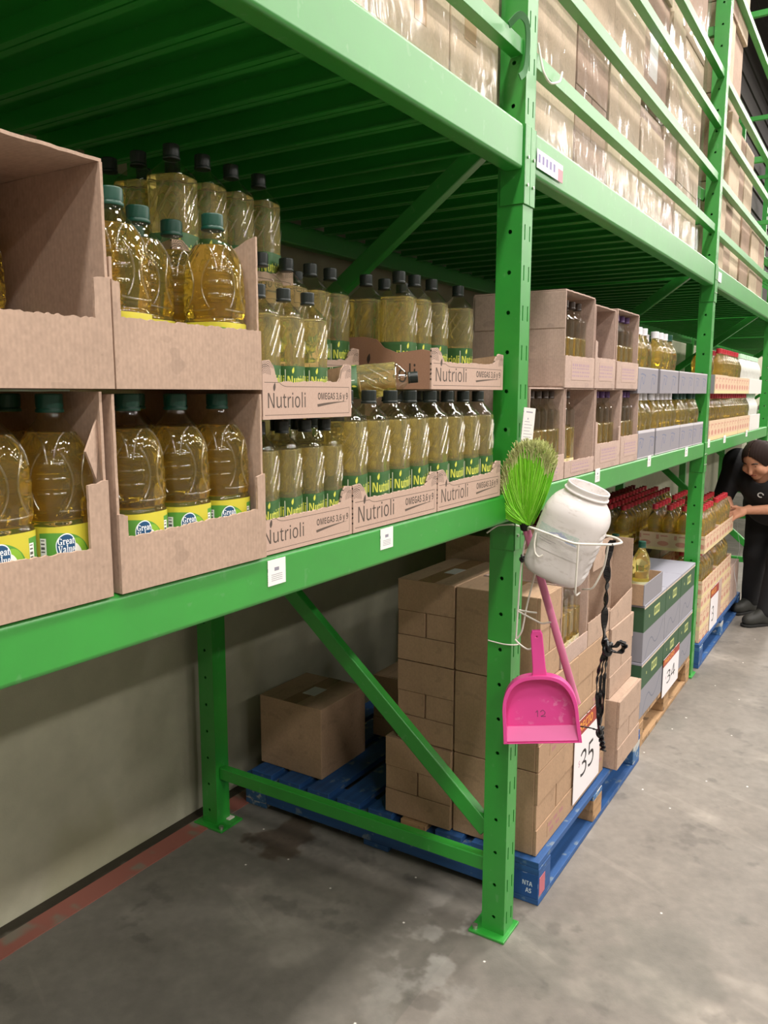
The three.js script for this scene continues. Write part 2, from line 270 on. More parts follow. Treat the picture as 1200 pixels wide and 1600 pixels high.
const labelJug = drawn(2048, 340, (g, w, h) => {
  for (let k = 0; k < 4; k++) {
    const x = k * 512; g.save(); g.beginPath(); g.rect(x, 0, 512, h); g.clip();
    g.fillStyle = '#57983a'; g.fillRect(x, 0, 512, h);
    g.fillStyle = '#cbc23c'; g.beginPath(); g.moveTo(x + 180, 0); g.lineTo(x + 512, 0); g.lineTo(x + 512, 220); g.quadraticCurveTo(x + 460, 80, x + 250, 46); g.quadraticCurveTo(x + 110, 30, x, 40); g.lineTo(x, 0); g.fill();
    g.fillStyle = '#86b936'; g.beginPath(); g.ellipse(x + 330, 330, 176, 250, 0, 0, 7); g.fill();
    g.fillStyle = '#eef0e6'; g.beginPath(); g.ellipse(x + 300, 330, 150, 220, 0, 0, 7); g.fill();
    g.fillStyle = '#f2f2ea'; g.fillRect(x + 4, 70, 56, 270); g.fillStyle = '#5a5a52'; for (let i = 0; i < 12; i++) g.fillRect(x + 10, 80 + i * 20, 36, 6 + (i % 3) * 3);
    g.fillStyle = '#e9f2f5'; g.beginPath(); g.ellipse(x + 228, 118, 92, 74, 0, 0, 7); g.fill();
    g.fillStyle = '#1d4f78'; g.beginPath(); g.ellipse(x + 228, 118, 84, 66, 0, 0, 7); g.fill();
    g.fillStyle = '#ffffff'; g.font = 'bold 54px serif'; g.textAlign = 'center'; g.fillText('Great', x + 228, 112); g.fillText('Value', x + 232, 156); g.textAlign = 'left';
    g.restore();
  }
});
const labelSquare = drawn(512, 256, (g, w, h) => { for (let k = 0; k < 4; k++) { const x = k * 128 + 64; g.fillStyle = '#e8dcae'; g.fillRect(x - 64, 0, 128, h); g.fillStyle = '#f4efd8'; g.beginPath(); g.moveTo(x, 30); g.lineTo(x + 44, 128); g.lineTo(x, 226); g.lineTo(x - 44, 128); g.fill(); g.fillStyle = '#7a6a2a'; g.fillRect(x - 18, 110, 36, 8); g.fillRect(x - 14, 130, 28, 6); } });
const labelTall = (base, ink, band) => drawn(512, 256, (g, w, h) => { g.fillStyle = base; g.fillRect(0, 0, w, h); for (let k = 0; k < 4; k++) { const x = k * 128; g.fillStyle = band; g.fillRect(x, 150, 128, 60); g.fillStyle = ink; g.fillRect(x + 30, 60, 66, 22); g.fillRect(x + 40, 98, 46, 12); g.beginPath(); g.arc(x + 62, 180, 20, 0, 7); g.fill(); } });
const paper = (t, r = 0.45) => std({ map: t, roughness: r });
for (const t of [labelSlim, labelJug, labelSquare]) t.offset.x = -0.0625;
M.labelSlim = paper(labelSlim); M.labelJug = paper(labelJug); M.labelSquare = paper(labelSquare); M.labelWhite = paper(labelTall('#ece9e2', '#6f8fb0', '#dcdde6')); M.labelRed = paper(labelTall('#e7cf62', '#b4452c', '#efe2b0')); M.labelGreen = paper(labelTall('#e6e7c0', '#4d8a3c', '#9dbb62')); M.labelYellow = paper(labelTall('#ddb63a', '#c23a2a', '#e8d48a'));

const unitQ = (a) => { let s = ((a + PI / 4) % (PI / 2) + PI / 2) % (PI / 2) - PI / 4; return s; };   // angle within its own side
const gauss = (d, w) => exp(-(d / w) * (d / w));
const P = {};
function proto(key, name, label, category, build) { const g = new THREE.Group(); g.name = name; g.userData = { label, category }; build(g); P[key] = g; }
{
  // wide jug with arched shoulders, waisted grip and ribbed corners
  const rs = rings([[0, 0.034, 3.2], [0.004, 0.0385, 3.2], [0.02, 0.0402, 3.2], [0.027, 0.0402, 3.2], [0.055, 0.0402, 3.2], [0.086, 0.0402, 3.2], [0.093, 0.0402, 3.2], [0.1, 0.0385, 3.1], [0.107, 0.0402, 3.1], [0.152, 0.0402, 2.9], [0.172, 0.0385, 2.7], [0.19, 0.034, 2.5], [0.206, 0.026, 2.3], [0.218, 0.0175, 2.1], [0.226, 0.0138, 2], [0.238, 0.0134, 2]], 100);
  const mod = (th, y, R) => {
    const s = Math.tan(unitQ(th)) * 0.036, v = (y - 0.145) / 0.048, c = 0.007 + 0.026 * v * v, f = smooth(0.104, 0.112, y) * smooth(0.205, 0.19, y);
    let m = -0.001 * gauss(abs(s) - c, 0.003) * f;
    if (abs(s) > c) m += 0.0006 * cos((y - 0.145) / 0.019 * 2 * PI) * f * smooth(0, 0.004, abs(s) - c);
    m -= 0.0006 * gauss(abs(s) - (0.02 - 0.45 * (y - 0.165)), 0.0025) * smooth(0.16, 0.172, y) * smooth(0.215, 0.2, y);
    return m;
  };
  const mk = (k, cap) => proto(k, 'oil_jug', '', 'bottle', (g) => {
    part('bottle_body', P.jugBody ??= hull(below(rs, 0.204), 96, mod), M.oilGold, g);
    part('bottle_shoulder', P.jugTop ??= hull(above(rs, 0.2042), 48, null, { open: true }), clear, g);
    part('moulded_ridges', P.jugRidge ??= ridges(rs, 0.036, [...[-1, 1].flatMap((e) => [[0.113, 0.12, 0.13, 0.14, 0.15, 0.16, 0.17, 0.18].map((y) => { const v = (y - 0.145) / 0.048; return [e * (0.006 + 0.024 * v * v), y]; }), [[e * 0.031, 0.168], [e * 0.026, 0.185], [e * 0.017, 0.198], [e * 0.006, 0.204]]]), [[-0.026, 0.111], [-0.01, 0.1095], [0.01, 0.1095], [0.026, 0.111]], ...[0.132, 0.15, 0.168].map((y) => [[-0.033, y], [-0.026, y], [-0.016, y]]), ...[0.132, 0.15, 0.168].map((y) => [[0.016, y], [0.026, y], [0.033, y]])], 0.0015), ridgeGlass, g);
    part('cap', P.jugCap ??= capGeo(0.227, 0.25, 0.0158), cap, g);
    part('label', P.jugLabel ??= hull([[0.022, 0.0402, 3.2], [0.04, 0.0402, 3.2], [0.07, 0.0402, 3.2], [0.0925, 0.0402, 3.2]], 96, null, { band: true, grow: 0.0007 }), M.labelJug, g);
  });
  mk('jug', M.capGreen);
}
{
  // slim square bottle with slanting flutes
  const rs = rings([[0, 0.032, 4.5], [0.003, 0.0358, 4.5], [0.01, 0.0368, 4.5], [0.017, 0.0368, 4.5], [0.055, 0.0368, 4.5], [0.095, 0.0368, 4.5], [0.102, 0.0368, 4.5], [0.107, 0.036, 4.5], [0.112, 0.0368, 4.5], [0.15, 0.0364, 4.5], [0.196, 0.0368, 4.5], [0.204, 0.0352, 4], [0.218, 0.0238, 3], [0.2275, 0.0158, 2.3], [0.233, 0.0134, 2], [0.245, 0.013, 2]], 84);
  const mod = (th, y) => {
    const s = -unitQ(th) / (PI / 4) * 0.037, f = smooth(0.113, 0.124, y) * smooth(0.194, 0.184, y); let m = 0;
    for (const o of [-0.011, 0.011]) m -= 0.0005 * gauss(s - (y - 0.152) * 0.72 - o, 0.004);
    return m * f;
  };
  const FL = 1;
  const mk = (k, fill, label) => proto(k, 'oil_bottle', '', 'bottle', (g) => {
    part('bottle_body', hull(below(rs, fill), 88, mod), M.oilPale, g);
    part('bottle_shoulder', hull(above(rs, fill + 0.0002), 48, fill < 0.19 ? mod : null, { open: true }), clear, g);
    part('moulded_ridges', P.slimRidge ??= ridges(rs, 0.036, [[[0.024, 0.117], [0.012, 0.133], [-0.004, 0.155], [-0.02, 0.178]], [[0.03, 0.136], [0.02, 0.15], [0.006, 0.17], [-0.006, 0.187]], [[-0.006, 0.117], [-0.018, 0.133], [-0.03, 0.15]]].map((l) => l.map(([s, y]) => [FL * s, y])), 0.0028), ridgeGlass, g);
    part('cap', P.slimCap ??= capGeo(0.231, 0.257, 0.0146), M.capBlack, g);
    if (label) part('label', P.slimLabel ??= hull([[0.014, 0.0368, 4.5], [0.05, 0.0368, 4.5], [0.1, 0.0368, 4.5]], 88, null, { band: true, grow: 0.0006 }), M.labelSlim, g);
  });
  mk('slim', 0.199, true);
}
{
  const rs = rings([[0, 0.022, 7], [0.003, 0.0258, 7], [0.01, 0.0258, 7], [0.06, 0.0258, 7], [0.12, 0.0258, 7], [0.185, 0.0258, 7], [0.192, 0.0258, 7], [0.203, 0.0248, 5], [0.22, 0.0135, 2.4], [0.226, 0.0112, 2], [0.246, 0.011, 2]], 40);
  const mk = (k, cap, o, fill) => proto(k, 'square_bottle', '', 'bottle', (g) => {
    part('bottle_body', P['sqb' + fill] ??= hull(below(rs, fill), 40), o, g);
    part('bottle_shoulder', P['sqs' + fill] ??= hull(above(rs, fill + 0.0002), 32, null, { open: true }), clear, g);
    part('cap', P.sqCap ??= capGeo(0.236, 0.2585, 0.0126, 20), cap, g);
    part('label', P.sqLabel ??= hull([[0.022, 0.0258, 7], [0.052, 0.0258, 7]], 40, null, { band: true, grow: 0.0005 }), M.labelSquare, g);
  });
  mk('square', M.capBrown, M.oilAmber, 0.148); mk('squareGold', M.capBrown, M.oilGold, 0.15); mk('squarePurple', M.capPurple, M.oilAmber, 0.15);
}
{
  const rs = rings([[0, 0.033], [0.004, 0.0372], [0.08, 0.0375], [0.095, 0.0352], [0.12, 0.0352], [0.135, 0.0376], [0.165, 0.0372], [0.19, 0.029], [0.21, 0.018], [0.222, 0.0135], [0.236, 0.013]], 26);
  const body = hull(rs, 24, (th, y) => 0.0009 * cos(y / 0.0135 * 2 * PI) * smooth(0.085, 0.1, y) * smooth(0.16, 0.14, y)), cap = capGeo(0.224, 0.252, 0.0165, 18), lab = hull([[0.012, 0.0376], [0.078, 0.0379]], 24, null, { band: true, grow: 0.0006 });
  const mk = (k, c, l, o) => proto(k, 'round_bottle', '', 'bottle', (g) => { part('bottle_body', body, o, g); part('cap', cap, c, g); part('label', lab, l, g); });
  mk('white', M.capWhite, M.labelWhite, M.oilSun); mk('green', M.capGreen, M.labelGreen, M.oilSun); mk('red', M.capRed, M.labelRed, M.oilSun); mk('orange', M.capRed, M.labelYellow, oil([0.9, 0.45, 0.08], 0.07)); mk('dark', M.capBlack, M.labelGreen, M.oilAmber);
  // milky white bottle
  proto('milky', 'round_bottle', '', 'bottle', (g) => { part('bottle_body', body, phys({ color: 0xe9ebe4, roughness: 0.3, transmission: 0.25 }), g); part('cap', cap, plastic(0xbfe3c4), g); part('label', lab, M.labelWhite, g); });
}

// ------------------------------------------------------------ cartons and trays
M.patch = std({ color: 0xc9c6c0, roughness: 0.5 });
M.faint = paper(drawn(256, 128, (g, w, h) => { g.fillStyle = '#b9a094'; g.fillRect(0, 0, w, h); g.fillStyle = '#a58a98'; for (let r = 0; r < 4; r++) for (let x = 8; x < 236; x += 22 + (r * 7 + x) % 9) g.fillRect(x, 12 + r * 29, 14 + (x % 5), r ? 12 : 20); }), 0.85); M.faint.map.repeat.set(1 / 0.17, 1 / 0.05); M.faint.map.offset.set(0.5, 0.5);
M.pinkMark = paper(drawn(256, 96, (g, w, h) => { g.fillStyle = '#ac8e71'; g.fillRect(0, 0, w, h); g.fillStyle = '#a9717a'; g.font = 'bold 40px serif'; for (const [x, y] of [[10, 40], [90, 40], [170, 40], [30, 84], [120, 84]]) g.fillRect(x, y - 26, 54, 24); g.fillStyle = '#ac8e71'; for (let x = 14; x < 250; x += 14) g.fillRect(x, 10, 4, 80); }), 0.85); M.pinkMark.map.repeat.set(1 / 0.16, 1 / 0.05); M.pinkMark.map.offset.set(0.5, 0.5);
const T = 0.004;
function openCarton(o) {   // a display carton with its front cut away above a lip
  const { x0, x1, y0, y1, zf = 0, dp = 0.28, lip, tabL, tabR, top, mat = M.card, amp = 0.0014 } = o, W = x1 - x0, H = y1 - y0 - (top ? T : 0);
  const t = thing(o.name ?? 'display_carton', o.label, 'carton', [x0, y0, zf], o.turn ?? 0, o.group);
  const pts = [[0, 0], [W, 0]];
  if (tabR) pts.push(...torn(W, 0, W, tabR[1], 6, amp * 0.4).slice(1), ...torn(W, tabR[1], W - tabR[0], tabR[1] - 0.004, 4, amp), ...torn(W - tabR[0], tabR[1] - 0.004, W - tabR[0], (o.lipR ?? lip), 8, amp * 0.8).slice(1)); else pts.push([W, o.lipR ?? lip]);
  pts.push(...torn(W - (tabR ? tabR[0] : 0), o.lipR ?? lip, tabL ? tabL[0] : 0, lip, 60, amp).slice(1));
  if (tabL) pts.push(...torn(tabL[0], lip, tabL[0], tabL[1], 8, amp * 0.8).slice(1), ...torn(tabL[0], tabL[1], 0, tabL[1] + 0.003, 4, amp).slice(1));
  part('front_panel', sheet(pts, T).translate(0, 0, -T), mat, t);
  const side = (pr) => sheet([[0, 0], [dp, 0], ...torn(dp, pr[2] ?? H, dp / 2, pr[1] ?? H, 6, amp * 0.3), ...torn(dp / 2, pr[1] ?? H, 0, pr[0] ?? H, 8, pr.length ? amp : 0.0004).slice(1), ...torn(0, pr[0] ?? H, 0, lip, 14, amp * 0.7).slice(1)], T).rotateY(PI / 2).translate(0, 0, -T);
  part('side_panel', side(o.left ?? []).translate(0.0005, 0, 0), mat, t); part('side_panel', side(o.right ?? []).translate(W - T - 0.0005, 0, 0), mat, t);
  part('back_panel', span(T + 0.001, W - T - 0.001, 0, o.back ?? H, -dp, -dp + T, 0), mat, t);
  part('bottom_panel', span(T + 0.001, W - T - 0.001, 0, T, -dp + T, -T - 0.001, 0), mat, t);
  if (top) part('top_panel', sheet([...torn(0, T + 0.002, W, T + 0.002, 24, amp), [W, dp], [0, dp]], T).rotateX(-PI / 2).translate(0, H + 0.0003, 0), mat, t);
  if (o.sideFlap) { part('flap', span(-0.0014, 0, H * 0.62, H - 0.003, -dp + 0.002, -0.004, 0.0005), mat, t); part('flap', span(-0.0014, 0, 0.004, H * 0.31, -dp + 0.002, -0.004, 0.0005), mat, t); }
  if (o.print) part('faint_print', span(W * 0.2, W * 0.85, lip * 0.25, lip * 0.85, 0.0002, 0.0006, 0), M.faint, t);
  for (const f of o.flaps ?? []) part('torn_flap', sheet(f.pts, 0.0025).rotateY(f.turn ?? 0), mat, t, f.at);
  return t;
}
const trayPrint = (wide) => drawn(1024, wide ? 272 : 352, (g, w, h) => {
  g.fillStyle = '#b99f8f'; g.fillRect(0, 0, w, h);
  for (let i = 0; i < 5200; i++) { g.fillStyle = i % 2 ? 'rgba(150,110,90,0.10)' : 'rgba(240,214,196,0.12)'; g.fillRect(rnd(0, w), rnd(0, h), 2, rnd(3, 16)); }
  const ink = '#4b4038'; g.strokeStyle = ink; g.lineWidth = 3; g.fillStyle = ink;
  for (const [cx, cy] of [[60, 34], [w - 70, 40], [30, 74], [w - 22, 84]]) for (let r = 10; r < 64; r += 11) { g.beginPath(); g.arc(cx, cy, r, PI * 0.95, PI * 2.05); g.stroke(); }
  g.lineWidth = 3; g.beginPath(); g.moveTo(20, h * 0.36); g.lineTo(w * 0.17, h * 0.36); g.quadraticCurveTo(w * 0.2, h * 0.43, w * 0.26, h * 0.43); g.lineTo(w - 30, h * 0.43); g.moveTo(20, h - 26); g.lineTo(w - 30, h - 26); g.moveTo(w - 30, h * 0.43); g.lineTo(w - 30, h - 26); g.stroke();
  nutriLogo(g, 40, h * 0.8, 128, ink, wide ? 0.98 : 0.98);
  g.fillStyle = ink; g.font = 'bold 60px sans-serif'; g.save(); g.translate(w * 0.585, h * 0.66); g.scale(0.86, 1); g.fillText('OMEGAS 3,6 y 9', 0, 0); g.restore();
  g.fillStyle = '#5a4d42'; g.beginPath(); g.moveTo(w * 0.58, h * 0.75); g.quadraticCurveTo(w * 0.75, h * 0.70, w * 0.95, h * 0.70); g.quadraticCurveTo(w * 0.75, h * 0.74, w * 0.585, h * 0.80); g.fill();
});
const sidePrint = drawn(1024, 460, (g, w, h) => { g.fillStyle = '#a07a62'; g.fillRect(0, 0, w, h); for (let i = 0; i < 5000; i++) { g.fillStyle = i % 2 ? 'rgba(120,80,60,0.10)' : 'rgba(220,180,150,0.10)'; g.fillRect(rnd(0, w), rnd(0, h), 2, rnd(3, 16)); } nutriLogo(g, 330, 400, 210, '#3c322b', 0.8); });
function printed(tex, W, H, u0 = 0, u1 = 1) { const t = tex.clone(); t.wrapS = t.wrapT = THREE.RepeatWrapping; t.repeat.set((u1 - u0) / W, 1 / H); t.offset.set(u0, 0); t.needsUpdate = true; return std({ map: t, roughness: 0.75, bumpMap: flute, bumpScale: 0.0003 }); }
const texWide = trayPrint(true), texTall = trayPrint(false);
function printedTray({ label, x0, x1, y0, zf = 0, dp, ear = 0.088, lip = 0.06, u0 = 0, tall, turn = 0, sides = {}, group, spotEar }) {
  const W = x1 - x0, t = thing('printed_tray', label, 'tray', [x0, y0, zf], turn, group), e = 0.16 * W;
  const pts = [[0, 0], [W, 0], ...torn(W, 0.002, W, ear, 3, 0.0006), [W - e * 0.45, ear + 0.002], [W - e * 0.72, ear - 0.008], [W - e * 0.85, lip + 0.009], ...torn(W - e, lip + 0.003, u0 ? 0.02 : e, lip, 26, 0.0016)];
  if (u0) pts.push([0, lip]); else pts.push([e * 0.85, lip + 0.009], [e * 0.72, ear - 0.008], [e * 0.45, ear + 0.002], [0, ear]);
  part('front_panel', sheet(pts, T).translate(0, 0, -T), printed(tall ? texTall : texWide, W, ear, u0, 1), t);
  const sp = sides.tall ? [[0, 0], [dp, 0], [dp, 0.1], [dp - 0.03, 0.118], [dp * 0.62, 0.118], [dp * 0.5, 0.112], [dp * 0.42, 0.092], [dp * 0.3, 0.08], [0.02, 0.086], [0, 0.082]] : [[0, 0], [dp, 0], [dp, ear], [dp * 0.7, ear - 0.02], [dp * 0.3, ear - 0.02], [0, ear]];
  const sg = sheet(sp, T).rotateY(PI / 2).translate(0, 0, -T);
  const sm = sides.tall ? (() => { const k = printed(sidePrint, dp, 0.118); k.map.repeat.x *= -1; k.map.offset.x = 1; return k; })() : M.cardTan;
  part('side_panel', sg.clone().translate(0.0004, 0, 0), sm, t); part('side_panel', sg.clone().translate(W - T - 0.0004, 0, 0), M.cardTan, t);
  part('back_panel', span(T, W - T, 0, ear - 0.02, -dp, -dp + T, 0), M.cardTan, t); part('bottom_panel', span(T, W - T, 0, T, -dp + T, -T, 0), M.cardTan, t);
  return t;
}
function printTray({ name = 'plain_tray', label, x0, x1, y0, h, zf = 0, dp, mat, group, inner }) {
  const W = x1 - x0, t = thing(name, label, 'tray', [x0, y0, zf], 0, group);
  part('front_panel', span(0, W, 0, h, -T, 0, 0.001), mat, t); part('side_panel', span(0, T, 0, h, -dp, -T, 0.001), inner ?? mat, t); part('side_panel', span(W - T, W, 0, h, -dp, -T, 0.001), inner ?? mat, t);
  part('back_panel', span(T, W - T, 0, h, -dp, -dp + T, 0), inner ?? mat, t); part('bottom_panel', span(T, W - T, 0, T, -dp + T, -T, 0), inner ?? mat, t);
  return t;
}
function sealedCarton({ name = 'sealed_carton', label, x0, x1, y0, y1, z0, z1, mat = M.cardTan, faces = ['z'], group, tape = true, prints = [], patch }) {
  const W = x1 - x0, H = y1 - y0, D = z1 - z0, t = thing(name, label, 'carton', [(x0 + x1) / 2, y0, z1], 0, group);
  const fz = faces.includes('z') ? 0.011 : 0, fx = faces.includes('x') ? 0.011 : 0;
  part('carton_body', span(-W / 2 + fx, W / 2, 0, H, -D, -fz, 0.003), mat, t);
  const flaps = (len) => [[-len / 2 + 0.0005, len / 2 - 0.0005, H * 0.62, H - 0.0005, 0.011], [-len / 2 + 0.0005, len / 2 - 0.0005, 0.0005, H * 0.31, 0.011], [-len / 2 + 0.0005, -0.003, H * 0.314, H * 0.616, 0.0085], [0.003, len / 2 - 0.0005, H * 0.314, H * 0.616, 0.0085]];
  if (fz) flaps(W - fx).forEach(([a, b, c, d, e]) => part('flap', span(a + fx / 2, b + fx / 2, c, d, -fz, e - fz, 0.0015), mat, t));
  if (fx) flaps(D - fz).forEach(([a, b, c, d, e]) => part('flap', span(-W / 2 + fx - e, -W / 2 + fx, c, d, -D / 2 - fz / 2 + a, -D / 2 - fz / 2 + b, 0.0015), mat, t));
  if (tape) part('tape', span(-W / 2 + 0.001, W / 2 - 0.001, H, H + 0.0006, -D / 2 - 0.03, -D / 2 + 0.03, 0), M.tape, t);
  for (const p of prints) part('print', span(p.x0, p.x1, p.y0, p.y1, 0.0002, 0.0007, 0), p.mat, t);
  if (patch) part('label_patch', span(-0.05, 0.03, H + 0.0007, H + 0.0014, -D * 0.55, -D * 0.35, 0), M.patch, t);
  return t;
}

// ------------------------------------------------------------ nearest bay: jugs in brown display cartons
const Y1 = 1.294, Y2 = 1.5545;
const put = (key, label, x, y, z, turn = 0, group, scale) => { const o = place(P[key], label, [x, y, z], turn, group); if (scale) o.scale.setScalar(scale); return o; };
openCarton({ label: 'upper left brown display carton, nearly empty, with roof and torn lip', x0: -1.566, x1: -1.285, y0: Y2, y1: 1.826, zf: 0.004, lip: 0.084, tabR: [0.024, 0.135], top: true, dp: 0.29 });
openCarton({ label: 'roofless brown display carton with oil jugs behind a smooth lip', x0: -1.281, x1: -1.006, y0: Y2, y1: 1.78, zf: 0.002, lip: 0.088, tabL: [0.012, 0.13], right: [0.226, 0.185, 0.15], left: [0.16, 0.14, 0.12], back: 0.1, dp: 0.28 });
openCarton({ label: 'lower left brown display carton with torn flap and oil jugs', x0: -1.58, x1: -1.302, y0: Y1, y1: 1.551, zf: 0.004, lip: 0.072, lipR: 0.066, tabR: [0.03, 0.148], dp: 0.29, flaps: [{ pts: [[0, 0], [0.012, 0.05], [0.012, 0.075], [-0.026, 0.036]], at: [0.264, 0.15, -0.008], turn: 0.5 }] });
openCarton({ label: 'brown display carton on the green beam with three jugs in front', x0: -1.29, x1: -1.008, y0: Y1, y1: 1.548, zf: 0.006, lip: 0.072, lipR: 0.078, tabL: [0.014, 0.1], tabR: [0.018, 0.132], dp: 0.29 });
const jug = (label, x, y, z, turn, g) => put('jug', label, x, y + T + 0.0006, z, turn, g);
P.jug.userData = { label: 'jug', category: 'bottle' };
jug('dark oil jug standing deep inside the roofed upper left carton', -1.345, Y2, -0.2, 0.2);
jug('oil jug at the left edge of the roofless carton, front', -1.236, Y2, -0.048, 0.12);
jug('oil jug behind the left front one in the roofless carton', -1.146, Y2, -0.1, 0.1);
jug('golden oil jug at the right front of the roofless carton', -1.052, Y2, -0.048, 0.15);
jug('second golden jug from the front along the right wall of the roofless carton', -1.054, Y2, -0.131, 0.1);
jug('rearmost golden jug along the right wall of the roofless carton', -1.056, Y2, -0.213, 0.1);
[-1.342, -1.427, -1.512].forEach((x, i) => { jug(['oil jug beside the torn flap in the lower left carton, front', 'second jug from the torn flap in the lower left carton, front', 'jug at the picture edge in the lower left carton'][i], x, Y1, -0.048, 0.1); });
[-1.342, -1.427].forEach((x, i) => jug(['jug behind the front one beside the torn flap', 'jug behind the second front one in the lower left carton'][i], x, Y1, -0.134, 0.1));
[-1.224, -1.139, -1.054].forEach((x, i) => { jug(`${['left', 'middle', 'right'][i]} jug of the front row of three above the beam`, x, Y1, -0.047, 0.12 - 0.06 * i); jug(`${['left', 'middle', 'right'][i]} jug of the second row behind the front three`, x, Y1, -0.133, 0.1); });

// ------------------------------------------------------------ printed trays of slim bottles
printedTray({ label: 'printed tray on the beam beside the lowest jug carton, its print cut at the left', x0: -1.004, x1: -0.762, y0: Y1, dp: 0.3, u0: 0.06, tall: true, ear: 0.088, lip: 0.056 });
printedTray({ label: 'printed tray on the beam between the small tray and the end tray', x0: -0.757, x1: -0.436, y0: Y1, dp: 0.36 });
printedTray({ label: 'printed tray at the end of the beam beside the upright', x0: -0.431, x1: -0.1, y0: Y1, dp: 0.27 });
printedTray({ label: 'printed tray stacked above the small tray, beside the roofless carton', x0: -1.003, x1: -0.762, y0: 1.5085, dp: 0.46, tall: true, ear: 0.09, lip: 0.058 });
printedTray({ label: 'upper printed tray with a high side wall, next to the upright', x0: -0.41, x1: -0.03, y0: 1.5585, zf: -0.03, dp: 0.28, sides: { tall: true } });
printedTray({ label: 'printed tray set back in the second tier, behind the front stack', x0: -0.758, x1: -0.44, y0: 1.5585, zf: -0.2, dp: 0.26 });
printedTray({ label: 'printed tray topmost in the stack at the back left', x0: -0.93, x1: -0.594, y0: 1.7265, zf: -0.262, dp: 0.4 });
const slim = (label, x, y, z, turn, g, s) => put('slim', label, x, y + T + 0.0006, z, turn, g, s);
const nth = ['leftmost', 'second from left', 'third from left', 'rightmost'];
[-0.972, -0.912, -0.85, -0.793].forEach((x, i) => { slim(`small slim bottle, ${nth[i]} in front row of the small tray on the beam`, x, Y1, -0.038, 0.3 + rnd(-0.08, 0.08), null, 0.8); slim(`small slim bottle, ${nth[i]} in second row of the small tray on the beam`, x, Y1, -0.1, rnd(-0.1, 0.1), null, 0.8); });
[-0.716, -0.636, -0.556, -0.477].forEach((x, i) => {
  slim(`slim bottle, ${nth[i]} in front row of the middle tray on the beam`, x, Y1, -0.045, 0.26 + rnd(-0.06, 0.06));
  for (const [k, z] of [-0.118, -0.185].entries()) slim(`small slim bottle, ${nth[i]} in ${['second', 'third'][k]} row of the middle tray`, x, Y1, z, rnd(-0.1, 0.1), null, 0.8);
  slim(`slim bottle, ${nth[i]} in the last row of the middle tray`, x, Y1, -0.262, rnd(-0.1, 0.1));
});
[-0.388, -0.307, -0.226, -0.145].forEach((x, i) => { slim(`slim bottle, ${nth[i]} in front row of the end tray beside the upright`, x, Y1, -0.045, 0.2 + rnd(-0.06, 0.06)); slim(`slim bottle, ${nth[i]} in second row of the end tray`, x, Y1, -0.126, rnd(-0.1, 0.1)); slim(`slim bottle, ${nth[i]} in third row of the end tray`, x, Y1, -0.206, rnd(-0.1, 0.1)); });
[-0.965, -0.902, -0.838].forEach((x, i) => slim(`small slim bottle, ${['leftmost', 'middle', 'rightmost'][i]} of three in the tray above the small tray`, x, 1.5085, -0.038, 0.3, null, 0.8));
for (const [k, z] of [-0.3, -0.365, -0.425].entries()) [-0.972, -0.909, -0.846, -0.792].forEach((x, i) => slim(`small slim bottle under the topmost tray, ${nth[i]} of ${ORD[k]} row`, x, 1.5085, z, 0, null, 0.8));
[[-0.075, 'rightmost, beside the upright'], [-0.215, 'second from the upright'], [-0.297, 'third from the upright'], [-0.367, 'leftmost beside the high side wall']].forEach(([x, w]) => slim(`slim bottle in the upper tray with high side wall, ${w}`, x, 1.5585, -0.14, 0.25));
[-0.2, -0.282, -0.362].forEach((x, i) => slim(`slim bottle behind the visible row in the high walled tray, ${['right', 'middle', 'left'][i]}`, x, 1.5585, -0.232, 0.1));
[-0.715, -0.636, -0.556, -0.484].forEach((x, i) => { slim(`slim bottle, ${nth[i]} in the set back second tier tray`, x, 1.5585, -0.246, 0.25); slim(`slim bottle, ${nth[i]} of the rear row in the set back tray`, x, 1.5585, -0.34, 0.1); });
[-0.882, -0.805, -0.728, -0.647].forEach((x, i) => { slim(`slim bottle, ${nth[i]} in front row of the topmost back tray`, x, 1.7265, -0.306, 0.25); });
[-0.39, -0.47, -0.55, -0.63].forEach((z, i) => { slim(`slim bottle on the left edge of the topmost back tray, ${ORD[i + 1]} row`, -0.884, 1.7265, z, 0.1); if (i < 2) slim(`slim bottle in the middle of the topmost back tray, ${ORD[i + 1]} row`, -0.8, 1.7265, z, 0.1); });
{ // bottle lying on its side across the necks
  const o = place(P.slim, 'slim bottle lying on its side on the middle tray, cap to the front', [-0.585, 1.566, -0.2], 0, null); o.scale.setScalar(0.8);
  o.quaternion.setFromUnitVectors(new THREE.Vector3(0, 1, 0), new THREE.Vector3(0.105, 0.018, 0.18).normalize());
}
// dark bottles at the far back of the same shelf
for (let i = 0; i < 5; i++) put('dark', `dark oil bottle against the wall beyond the slim bottles, ${ORD[i]} from left`, 0.35 + i * 0.1, Y1 + 0.26, -0.78);
sealedCarton({ label: 'plain carton against the wall under the dark bottles', x0: 0.28, x1: 0.82, y0: Y1, y1: Y1 + 0.2595, z0: -1.0, z1: -0.66, faces: [] });

